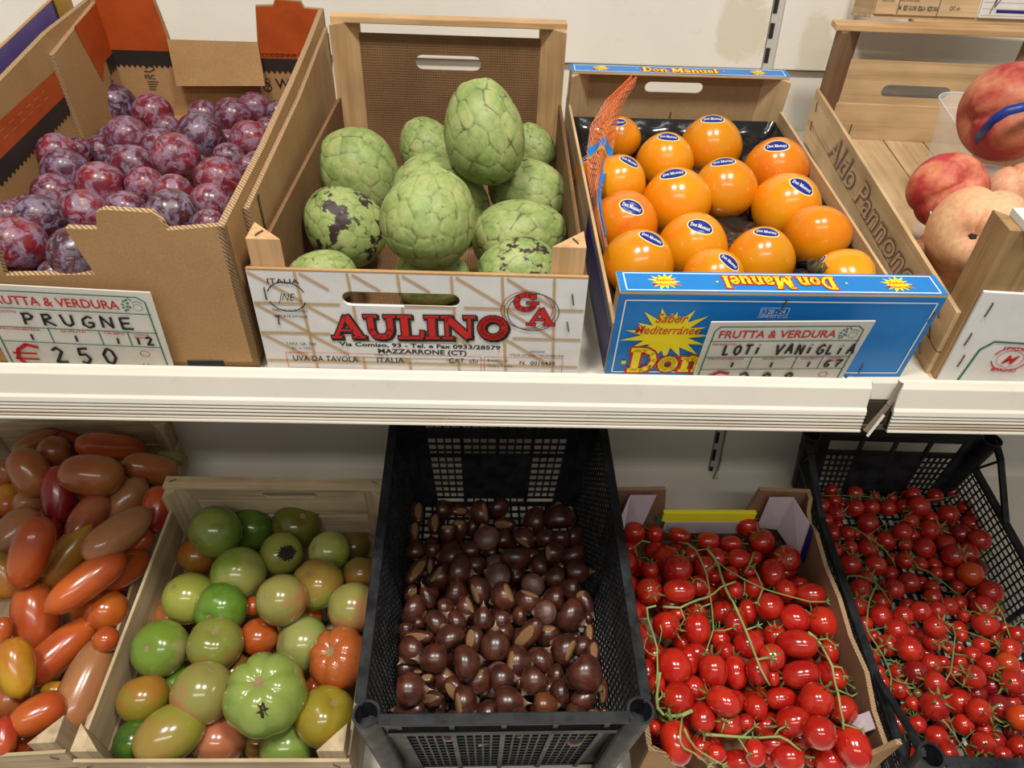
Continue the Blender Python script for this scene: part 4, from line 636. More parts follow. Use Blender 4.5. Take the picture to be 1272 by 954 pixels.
 'C':[(2201,8335,-7113,165,158,51,51,69,-20,-75,64,'',0,0),(2538,8399,-7193,135,127,-84,25,48,-22,-74,63,'',0,1),(2879,8294,-7126,165,113,-94,35,3,-25,-73,63,'',1,1),(3291,8205,-7149,172,128,-100,3,-4,-29,-72,63,'',1,1),(3602,8123,-7122,163,112,95,-23,22,-32,-71,63,'',1,1),(2519,8196,-7348,145,145,92,35,-17,-22,-73,65,'',0,0),(2632,7930,-7251,203,177,18,72,-67,-24,-72,66,'',0,0),(2690,7592,-7145,208,201,22,18,96,-25,-71,66,'',0,1),(2985,7954,-7209,141,111,2,74,67,-27,-71,65,'',1,0),(2023,7807,-7241,170,152,-68,34,65,-19,-72,67,'',0,1),(2316,7617,-7192,130,115,11,24,96,-22,-71,67,'',0,1),(2000,7493,-7362,159,137,-1,70,71,-19,-70,69,'',1,1),(2266,7348,-7310,183,179,10,-76,65,-21,-69,69,'',0,1),(2394,7643,-7381,124,82,-98,14,-15,-22,-70,68,'',1,0),(2645,7234,-7191,224,162,-99,11,-12,-25,-69,68,'',1,0),(2988,7471,-7327,151,137,-80,-19,57,-27,-69,67,'',0,1),(3107,7688,-7192,168,146,-6,55,83,-28,-70,66,'',1,0),(3348,7926,-7218,141,141,-50,86,-13,-30,-71,64,'',0,0),(3546,8081,-7337,128,97,0,70,72,-31,-70,64,'',1,0),(3282,7701,-7355,109,94,100,-2,4,-29,-69,66,'',1,0),(3948,8493,-7085,171,168,54,46,70,-34,-72,60,'',0,0),(4089,8197,-7150,188,184,-43,-10,90,-35,-71,62,'',0,1),(3654,7863,-7175,176,140,-99,12,-12,-32,-70,64,'',1,0),(4345,7851,-7155,202,183,-52,-58,63,-38,-68,62,'',0,1),(4081,7636,-7225,198,168,-1,-73,-68,-36,-68,64,'',1,0),(4410,7896,-7448,143,135,-82,-40,-41,-38,-67,64,'',0,1),(3928,7935,-7218,95,95,-6,-57,-82,-34,-69,63,'',0,0),(3758,7662,-7235,93,93,-75,-4,-66,-34,-68,65,'',0,0),(4469,7568,-7385,139,116,91,-29,30,-39,-66,64,'',1,0),(4185,7355,-7293,150,143,-1,56,83,-37,-66,65,'',0,0),(4503,7290,-7301,213,164,92,-28,29,-40,-65,65,'',1,1),(3493,7667,-7281,109,109,98,18,-1,-31,-69,65,'',0,0),(3769,7450,-7336,152,137,32,88,35,-34,-67,66,'',0,0),(3489,7415,-7343,121,121,22,-21,-95,-32,-67,67,'',0,0),(2006,7052,-7426,153,132,1,-73,-69,-19,-68,71,'',1,1),(2424,6864,-7455,184,172,61,-68,40,-23,-66,72,'',0,1),(2842,6832,-7483,212,170,-1,74,67,-27,-65,71,'',1,1),(2024,6655,-7523,208,138,-1,75,66,-20,-65,73,'',1,1),(3156,6759,-7607,158,130,-2,73,69,-30,-63,71,'',1,0),(3324,7264,-7616,166,151,7,55,-83,-30,-66,69,'',0,0),(3345,6841,-7392,172,144,-1,74,68,-32,-64,70,'',1,1),(2403,6240,-7490,220,196,47,-83,-29,-24,-62,75,'',0,0),(2655,6416,-7614,181,126,8,-56,-82,-26,-62,74,'',1,0),(2811,6613,-7712,157,129,2,82,57,-27,-63,73,'',1,0),(2898,6193,-7531,214,176,-6,63,78,-28,-61,74,'',1,0),(3223,6269,-7641,206,145,-1,77,63,-31,-60,73,'',1,1),(2087,6291,-7658,152,111,-2,-83,-55,-21,-62,76,'',1,0),(3145,6517,-7540,127,127,33,48,-82,-30,-62,72,'',0,0),(2601,7058,-7445,118,89,89,-31,34,-25,-67,70,'',1,0),(3921,7173,-7407,197,178,-82,38,-43,-36,-65,67,'',0,0),(3657,7228,-7554,165,121,1,75,66,-33,-65,68,'',1,0),(4191,6950,-7407,189,186,-65,75,8,-38,-63,67,'',0,0),(4586,6937,-7464,218,203,-84,21,50,-41,-62,67,'',0,1),(4086,6564,-7453,265,180,91,-33,26,-38,-61,69,'',1,0),(3441,6550,-7443,189,182,94,34,-9,-33,-62,71,'',0,0),(3914,6828,-7601,160,153,-23,-17,96,-36,-62,69,'',0,1),(3665,6322,-7419,171,158,-27,-56,78,-35,-61,71,'',0,1),(3434,6140,-7462,168,142,-1,76,65,-33,-60,73,'',1,0),(4533,6545,-7560,156,121,-6,67,74,-41,-60,69,'',1,0),(4035,6201,-7588,245,168,-92,9,-39,-38,-59,72,'',1,0),(4210,6510,-7731,142,94,98,-11,14,-38,-59,71,'',1,0),(3682,6196,-7642,110,84,3,83,55,-35,-59,73,'',1,0),(4449,6228,-7637,210,163,67,-73,14,-41,-58,71,'',1,1),(3470,7034,-7543,191,119,-12,45,88,-32,-65,69,'',1,0),(2414,5922,-7698,206,193,-66,-75,-8,-24,-59,77,'',0,0),(2685,6112,-7771,177,147,-66,61,45,-26,-60,76,'',1,0),(2901,5746,-7521,213,166,-79,61,-12,-29,-58,76,'',1,0),(2669,5699,-7757,183,157,-6,-92,-39,-27,-57,78,'',1,1),(2990,5652,-7824,176,157,-51,-29,81,-30,-56,77,'',0,1),(2048,5592,-7782,92,79,66,-73,-18,-21,-57,79,'',1,0),(2296,5413,-7827,251,188,-17,83,53,-23,-55,80,'',1,1),(2773,5336,-7921,122,103,-100,2,-3,-28,-54,80,'',1,1),(3116,5442,-8236,183,139,88,-26,40,-30,-53,80,'',1,0),(2157,6077,-7618,122,108,-34,-65,-68,-22,-61,76,'',0,0),(3227,5711,-7866,107,94,-79,-3,-61,-32,-56,77,'',0,0),(3520,6168,-8051,208,188,-3,11,99,-33,-57,75,'',0,1),(3240,5356,-7932,154,128,8,94,33,-32,-53,78,'',1,0),(3764,6023,-7821,197,136,-99,0,-15,-36,-57,74,'',1,1),(4089,5829,-7604,204,198,47,23,85,-39,-56,73,'',0,1),(4453,5805,-7740,173,166,-99,-10,13,-42,-55,73,'',0,1),(3808,5689,-7813,223,177,-91,3,-42,-37,-55,75,'',1,1),(3980,5419,-7643,196,187,68,29,-67,-39,-53,75,'',0,0),(3590,5836,-8095,196,163,-99,6,-8,-34,-55,76,'',1,1),(4424,5383,-7852,242,202,-17,93,34,-42,-51,75,'',1,0),(4243,5452,-8188,200,188,13,-99,-8,-40,-51,76,'',0,0),(3678,5387,-8053,200,168,93,-20,30,-35,-52,78,'',1,1),(4095,5581,-8361,122,82,0,-84,-55,-38,-51,77,'',1,0),(3570,5546,-8040,196,130,97,-14,21,-34,-53,77,'',1,0),(3532,5516,-8266,120,81,3,-78,-63,-33,-52,78,'',1,0)],
 'R':[(5775,9666,-7290,119,105,71,-66,26,-43,-72,54,'',0,1),(6157,9609,-7302,141,124,-10,-91,39,-45,-71,54,'',0,1),(5531,9370,-7391,146,129,-60,-2,-80,-42,-71,56,'',0,0),(5702,9185,-7396,133,133,87,-30,39,-44,-70,56,'',0,0),(6020,9274,-7341,155,148,-41,45,79,-45,-70,55,'',0,1),(6323,9337,-7369,149,134,-12,36,92,-47,-69,55,'',0,1),(6596,9314,-7373,141,138,-42,46,78,-49,-69,54,'',0,1),(6920,9419,-7408,135,135,-25,42,88,-50,-68,54,'',0,0),(5498,9089,-7460,125,110,17,94,28,-42,-70,57,'',0,0),(6151,9020,-7450,182,160,-64,18,-74,-47,-68,56,'',0,0),(5535,8865,-7532,137,137,33,74,58,-43,-69,58,'',0,0),(5694,8744,-7426,108,108,-66,17,-73,-44,-68,58,'',0,0),(5377,8447,-7512,133,119,60,-14,79,-43,-67,60,'',0,1),(5696,8571,-7566,128,112,-21,-28,-94,-45,-67,59,'',0,0),(5979,8556,-7568,162,143,21,-42,88,-46,-66,59,'',0,1),(6347,8746,-7574,165,158,-10,36,93,-48,-66,57,'',0,1),(6536,8704,-7363,156,137,12,-39,-91,-50,-66,56,'',0,0),(6625,8667,-7587,122,108,85,-38,35,-50,-65,57,'',0,0),(5745,9445,-7331,120,106,-54,14,-83,-43,-71,55,'',0,0),(7096,9723,-7341,123,108,73,27,63,-50,-69,52,'',0,0),(6582,8869,-7520,102,102,-66,75,-5,-49,-66,56,'',0,0),(5911,9452,-7414,91,80,-92,35,18,-44,-71,55,'',0,0),(6472,9555,-7313,92,81,-39,41,82,-47,-70,54,'',0,0),(5664,8997,-7473,74,65,-86,34,-38,-44,-69,58,'',0,0),(6746,9523,-7319,92,81,94,-17,30,-49,-69,53,'',0,0),(5882,8817,-7503,73,65,47,2,-88,-45,-68,58,'',0,0),(7027,9215,-7243,176,169,-45,11,-89,-51,-67,53,'',0,0),(7087,9522,-7243,133,117,82,28,-50,-51,-68,52,'',0,0),(7504,9569,-7303,137,120,55,-59,-59,-53,-67,51,'',0,0),(7848,9658,-7278,122,108,-72,21,66,-54,-67,50,'',0,1),(7559,9199,-7396,170,155,88,-21,43,-54,-66,53,'',0,0),(7902,9325,-7362,142,125,-88,39,-28,-55,-65,52,'',0,0),(7852,9023,-7439,168,154,21,76,62,-56,-64,53,'',0,0),(7697,8565,-7378,176,162,43,3,-90,-56,-63,54,'',0,0),(7265,9182,-7474,141,124,-88,47,-5,-52,-66,54,'',0,0),(7144,8915,-7498,188,181,94,-9,34,-52,-65,55,'',0,0),(6875,8564,-7561,177,156,90,-43,-6,-52,-64,57,'',0,0),(7238,8619,-7525,163,144,-23,76,-61,-53,-64,56,'',0,0),(7466,8979,-7568,103,91,50,-54,67,-54,-65,54,'',0,0),(7553,8802,-7465,158,158,15,61,-78,-55,-64,54,'d',0,0),(7178,8318,-7487,193,170,82,-19,55,-54,-63,56,'',0,0),(7476,8421,-7527,168,161,84,-51,-19,-55,-62,56,'',0,0),(6869,9063,-7435,146,129,46,-63,-63,-51,-67,55,'',0,0),(5589,8276,-7641,173,159,62,55,56,-44,-66,61,'',0,0),(5977,8259,-7643,173,152,93,-32,-18,-47,-65,60,'',0,0),(5751,8046,-7701,123,108,88,-5,47,-46,-64,61,'',0,0),(5584,7864,-7743,161,142,-20,-96,21,-45,-64,63,'',0,1),(5459,7598,-7813,145,139,-12,-1,99,-45,-62,64,'',0,1),(5878,7730,-7876,154,141,-67,-71,21,-47,-62,63,'',0,1),(5756,7470,-7901,177,155,36,82,-44,-47,-61,64,'',0,0),(6033,7774,-7655,146,146,-80,16,-57,-48,-62,61,'',0,0),(6377,7968,-7714,163,149,-28,24,-93,-50,-62,60,'',0,0),(6646,8074,-7815,118,103,14,-94,-30,-51,-62,60,'',0,0),(6017,7381,-7795,155,137,-43,-90,1,-49,-60,63,'',0,1),(6278,7430,-7755,156,150,94,-21,-27,-50,-60,62,'',0,0),(6424,8279,-7565,132,125,80,23,55,-50,-64,59,'',0,0),(6684,8282,-7633,112,112,-25,66,71,-51,-63,58,'',0,0),(5459,8514,-7671,86,76,97,-13,22,-43,-67,60,'',0,0),(6330,8428,-7669,99,86,4,-64,-77,-49,-65,59,'',1,0),(5981,7951,-7754,83,73,-72,-8,-69,-47,-63,61,'',0,0),(7289,8011,-7568,196,172,-56,17,-81,-55,-61,57,'o',0,0),(7464,7740,-7663,179,173,17,-81,-56,-57,-59,58,'',0,0),(7252,7524,-7755,177,156,70,-1,71,-56,-58,60,'',0,0),(7121,7232,-7776,192,169,22,65,73,-56,-57,61,'',0,0),(6864,8134,-7669,104,91,-12,-56,-82,-52,-62,58,'',0,0),(7080,7902,-7726,109,102,-47,-31,-83,-54,-60,59,'',0,0),(7317,7825,-7870,122,108,-13,92,38,-55,-59,59,'',0,0),(6698,7899,-7749,129,113,53,65,55,-52,-61,60,'',0,0),(6604,7700,-7749,146,129,-70,-71,1,-52,-60,61,'',0,1),(6522,7438,-7736,130,118,-13,4,-99,-52,-59,62,'',0,0),(6731,7509,-7723,131,131,-86,-42,29,-53,-59,61,'',0,1),(7540,8179,-7610,125,111,10,22,-97,-56,-61,56,'d',0,0),(6960,7446,-7842,106,93,0,-20,98,-54,-58,61,'',0,1),(7496,7513,-7821,80,80,37,62,69,-57,-57,59,'',0,0),(5327,7124,-7933,140,123,11,97,20,-45,-60,67,'',0,0),(5541,7188,-7986,78,78,-18,46,87,-46,-59,66,'',0,1),(5656,7006,-7966,164,144,-61,-47,64,-47,-58,66,'',0,1),(5364,6847,-8003,119,113,-20,-18,96,-45,-58,68,'',0,1),(5824,6815,-7828,176,172,-46,-89,-5,-49,-57,66,'',0,0),(6162,7297,-8033,118,104,68,-36,-64,-49,-58,64,'',0,0),(5701,6697,-8144,137,124,-25,36,90,-48,-56,68,'',0,1),(5391,6650,-8088,99,99,68,-62,40,-46,-56,69,'',0,1),(5355,6466,-8063,109,96,71,25,-66,-46,-56,69,'',0,0),(5569,6401,-8114,133,133,6,-40,92,-47,-55,69,'',0,1),(5811,6542,-7954,169,149,-76,11,-65,-49,-55,67,'d',0,0),(6127,6713,-8006,154,148,-27,29,-92,-51,-55,66,'',0,0),(6239,6975,-7840,138,138,22,-76,61,-51,-57,64,'',0,1),(5926,6307,-7876,148,142,-85,50,-16,-51,-54,67,'',0,0),(5792,6346,-8127,67,61,28,94,18,-49,-54,69,'g',0,0),(6220,7147,-7951,103,91,-48,-51,-71,-50,-58,64,'',0,0),(5836,7188,-7864,166,147,45,-4,-89,-48,-59,65,'',0,0),(6208,6995,-7582,161,143,30,-36,88,-52,-58,63,'',0,1),(7516,7103,-7838,122,115,21,-36,-91,-58,-55,60,'',0,0),(7477,7284,-7919,105,92,-49,-16,-86,-57,-56,60,'',0,0),(6771,7146,-7919,97,85,76,-64,-8,-54,-57,63,'',0,0),(6718,7030,-8051,78,78,86,-32,-40,-53,-56,64,'',0,0),(6556,6766,-8016,106,100,18,84,52,-53,-55,65,'',0,0),(6800,6862,-8008,138,122,-99,-14,2,-54,-55,64,'',0,1),(6987,7006,-7953,121,115,82,2,58,-55,-55,63,'',0,0),(6843,6635,-7924,141,129,82,-56,-13,-55,-54,64,'',0,0),(7352,6947,-7955,164,144,-71,69,-15,-57,-54,62,'',0,0),(7179,6704,-7969,161,141,-51,-44,-74,-57,-53,63,'o',0,0),(7058,6402,-7970,174,156,-91,9,-40,-57,-52,64,'',0,0),(6931,6530,-8200,160,141,94,28,-19,-55,-52,65,'d',0,0),(6465,6383,-7852,166,155,-83,-10,55,-54,-53,65,'',0,1),(6377,6566,-7995,110,98,82,-51,-27,-52,-54,66,'',0,0),(6566,6330,-8101,144,132,6,-88,-47,-54,-52,66,'d',0,0),(7405,6668,-8094,137,120,43,84,33,-58,-52,63,'',0,0),(7645,7072,-7988,103,91,95,-10,30,-58,-54,61,'',0,0),(6345,6779,-8040,100,88,80,0,60,-52,-55,65,'',0,0),(6492,6956,-7968,77,77,15,-69,-71,-52,-56,64,'',0,0),(6375,6571,-8156,75,66,74,33,59,-52,-54,67,'',0,0),(5813,6052,-7984,191,168,59,34,73,-50,-52,69,'',0,0),(5356,5969,-8224,151,133,37,-93,0,-47,-52,72,'',0,1),(6298,6237,-8153,184,167,-13,51,-85,-52,-52,68,'',0,0),(5627,6176,-8110,95,95,-26,-10,-96,-48,-53,70,'',0,0),(5617,5956,-8226,117,103,-30,65,70,-48,-51,71,'',0,1),(5766,5765,-8217,143,143,-70,-3,-72,-50,-50,71,'',0,0),(6217,5954,-8227,134,134,88,-15,-46,-52,-50,69,'',0,0),(5779,5827,-8428,103,91,18,49,85,-49,-50,72,'',0,0),(5767,5528,-8187,123,108,-30,-46,-84,-50,-48,72,'',0,0),(6294,5732,-8439,93,82,66,-65,-37,-53,-48,70,'',0,0),(5597,6208,-8255,73,64,-23,25,-94,-48,-53,70,'',0,0),(6366,5979,-7994,167,156,91,-33,25,-54,-51,68,'',0,0),(6778,6146,-8140,165,160,24,97,3,-55,-50,66,'d',0,0),(6844,5890,-8004,172,151,-17,24,-96,-57,-49,66,'o',0,0),(6463,5887,-8238,117,103,96,10,-24,-54,-49,69,'',0,0),(6242,5606,-8120,146,140,-62,-76,18,-53,-48,70,'',0,1),(6204,5634,-8335,103,91,-30,35,-89,-52,-48,71,'',0,0),(6539,5591,-8312,125,110,-32,-78,-54,-55,-47,69,'',0,0),(6790,5666,-8272,137,126,7,-53,-84,-56,-47,68,'',0,0),(6857,5881,-8258,117,103,2,-69,-72,-56,-48,67,'d',0,0),(6773,6134,-8370,97,85,35,-86,-38,-55,-49,68,'d',0,0),(5968,5756,-8305,93,93,-74,40,-54,-51,-49,71,'d',0,0),(6537,6459,-8270,111,99,-28,9,96,-53,-52,67,'',0,0)],
}
FILL={
 'P':(0.0205,[(-3439,8053,-2554),(-2759,7654,-2668),(-2572,7144,-2632),(-2855,6692,-2693),(-4734,10082,-2047),(-3707,6513,-2970),(-4142,10487,-1985),(-5098,7996,-2389),(-3005,9522,-2168),(-2877,8393,-2461),(-5144,10281,-2025),(-4048,9127,-2289),(-4500,7700,-2627),(-4255,7092,-2792),(-3722,7550,-2671),(-4330,9911,-2132),(-3058,7189,-2674),(-4850,6732,-2670),(-4565,6430,-2887),(-3447,7003,-2669),(-4247,6697,-2842),(-2691,8722,-2267)]),
 'G':(0.0423,[]),
 'D':(0.0330,[]),
 'A':(0.0382,[]),
 'T2':(0.0287,[(-2660,6147,-7937),(-3645,6970,-7763),(-2786,7447,-7599),(-3234,6413,-7914)]),
 'T1':(0.0254,[(-6999,6467,-7946),(-6639,5613,-7936),(-7527,8464,-7095),(-5649,8245,-7467),(-7090,9244,-6941),(-7497,7611,-7339),(-6800,7675,-7443),(-6797,6936,-7635),(-6469,6521,-7689),(-6554,9233,-7070),(-6448,8233,-7410),(-6160,5778,-8125),(-7247,5852,-7952),(-7057,8083,-7365),(-7527,9421,-7062),(-6054,9025,-7070),(-5390,7839,-7497),(-7396,7238,-7646),(-6359,7634,-7639),(-5697,9365,-7133),(-7378,6370,-7640),(-5549,5693,-8157),(-6154,6249,-7987),(-6032,8468,-7248),(-6658,6071,-7739),(-6478,8719,-7233),(-5504,7402,-7644),(-7582,8924,-7207),(-7426,6784,-7860),(-7536,8073,-7476),(-6158,9489,-7106),(-6905,8532,-7372)]),
 'K':(0.0139,[(-360,5265,-7328),(41,5371,-7560),(1051,5378,-7327),(409,5294,-7299),(-852,5373,-7568),(1074,5353,-7565),(-232,5387,-7553),(686,5455,-7547),(-617,5361,-7489),(49,5373,-7277),(393,5413,-7551),(1329,5333,-7441),(554,7078,-7709),(-273,7610,-7638),(636,7565,-7652),(-152,6816,-7660),(53,8103,-7700),(557,6395,-7720),(940,6873,-7675),(328,7349,-7675),(561,8024,-7619),(236,6278,-7687),(-144,6041,-7595),(928,8028,-7725),(-539,8427,-7539),(995,8492,-7601),(311,8541,-7534),(-745,8174,-7615),(195,6681,-7695),(966,5582,-7732),(-695,6740,-7583),(-182,5789,-7685),(-543,7140,-7597),(-805,7439,-7506),(1149,7035,-7528),(-436,6746,-7670),(-626,6210,-7746),(282,7865,-7736),(504,6112,-7626),(995,5956,-7697),(870,8191,-7522),(122,5718,-7698),(-71,8591,-7530),(-477,7828,-7744),(-820,7019,-7566),(1122,7715,-7673),(-288,8014,-7621),(-813,8516,-7584),(211,5987,-7729),(835,7121,-7663),(876,6399,-7553),(422,6695,-7556),(-284,6275,-7668),(-719,5900,-7662),(402,5678,-7711),(638,5842,-7698),(-532,6430,-7616),(0,6418,-7588),(-30,7305,-7692),(1071,6648,-7706),(-506,7438,-7713),(-777,7817,-7584),(953,7394,-7702),(-210,7055,-7746),(669,6809,-7748),(51,7743,-7726),(-819,7280,-7721),(-279,7352,-7599),(660,8613,-7572),(782,7798,-7606),(-767,6546,-7743),(1170,6187,-7552),(335,8283,-7614),(-187,8360,-7638),(1130,8229,-7645),(20,7564,-7539),(-632,5488,-7731),(77,7065,-7694),(-238,6558,-7630),(652,8318,-7643),(-716,6185,-7485),(381,7624,-7727),(805,6132,-7716),(1105,6359,-7740),(350,6894,-7717)]),
 'C':(0.0145,[(3063,5865,-8159),(2795,7444,-7713),(4109,8348,-7514),(2163,5762,-8111),(2854,7184,-7860),(2127,7306,-7608),(3579,6483,-7999),(4457,7141,-7775),(2286,6690,-7812),(3781,6944,-7823),(4430,8316,-7529),(3741,7700,-7582),(3195,8222,-7554),(3999,7767,-7515),(2195,7953,-7441),(4432,6832,-7901),(2797,7746,-7440),(2328,6126,-7993),(3007,6185,-8076),(2107,7103,-7840),(3197,7603,-7609),(2189,7742,-7640),(3727,6512,-7730),(3270,6578,-8056),(4062,7397,-7598),(2954,6416,-7853),(3397,8337,-7407),(2661,5538,-8092),(4169,6418,-7979),(2867,8296,-7449),(4455,5891,-8180),(2494,5933,-8126),(3771,7958,-7476),(2744,6634,-8028),(4073,5969,-7905),(4424,6365,-8120),(3663,8208,-7559),(3187,6051,-7919),(4009,5771,-8236),(2595,7334,-7529),(2537,7206,-7838),(3487,7594,-7520),(2137,8300,-7392),(2712,6872,-7817),(2865,5708,-8259),(3389,7067,-7893),(3750,7405,-7804),(4166,7064,-7903),(2946,7792,-7670),(3013,8044,-7460),(4057,6730,-8001),(2902,7166,-7533),(2553,7552,-7770),(3343,7850,-7666),(2420,6354,-7811),(3867,6411,-7991),(3029,6847,-7930),(3409,5901,-7840),(2431,5660,-8309),(2142,6390,-8060),(4314,7582,-7627),(2749,6055,-8110)]),
 'R':(0.0121,[(6562,6054,-8330),(5786,5548,-8484),(6995,5551,-8463),(6495,7156,-8039),(5997,7061,-8067),(7182,5743,-8406),(5507,5660,-8461),(5975,6490,-8216),(7294,6433,-8232),(6616,7358,-7978),(6034,5503,-8491),(7311,6000,-8357),(7095,6302,-8263),(6821,7669,-7888),(6022,6084,-8316),(7031,6090,-8328),(6249,7663,-7891),(7352,5505,-8464),(6820,8851,-7561),(5814,6186,-8305),(7057,7726,-7875),(6213,8192,-7748),(7121,8188,-7741),(7420,6210,-8296),(6223,6963,-8092),(5937,6830,-8132),(6766,5448,-8490),(6456,7544,-7929),(6669,6604,-8185),(7288,7190,-8016),(7338,8258,-7723),(7003,6819,-8129),(6653,5839,-8394),(6860,7326,-7989),(6299,5467,-8476),(5502,7398,-7972),(7409,5743,-8414),(6952,8343,-7704),(6222,6499,-8222),(6527,5461,-8503),(6081,8790,-7581),(5411,6234,-8282),(7469,7982,-7798),(6542,8451,-7670)]),
}
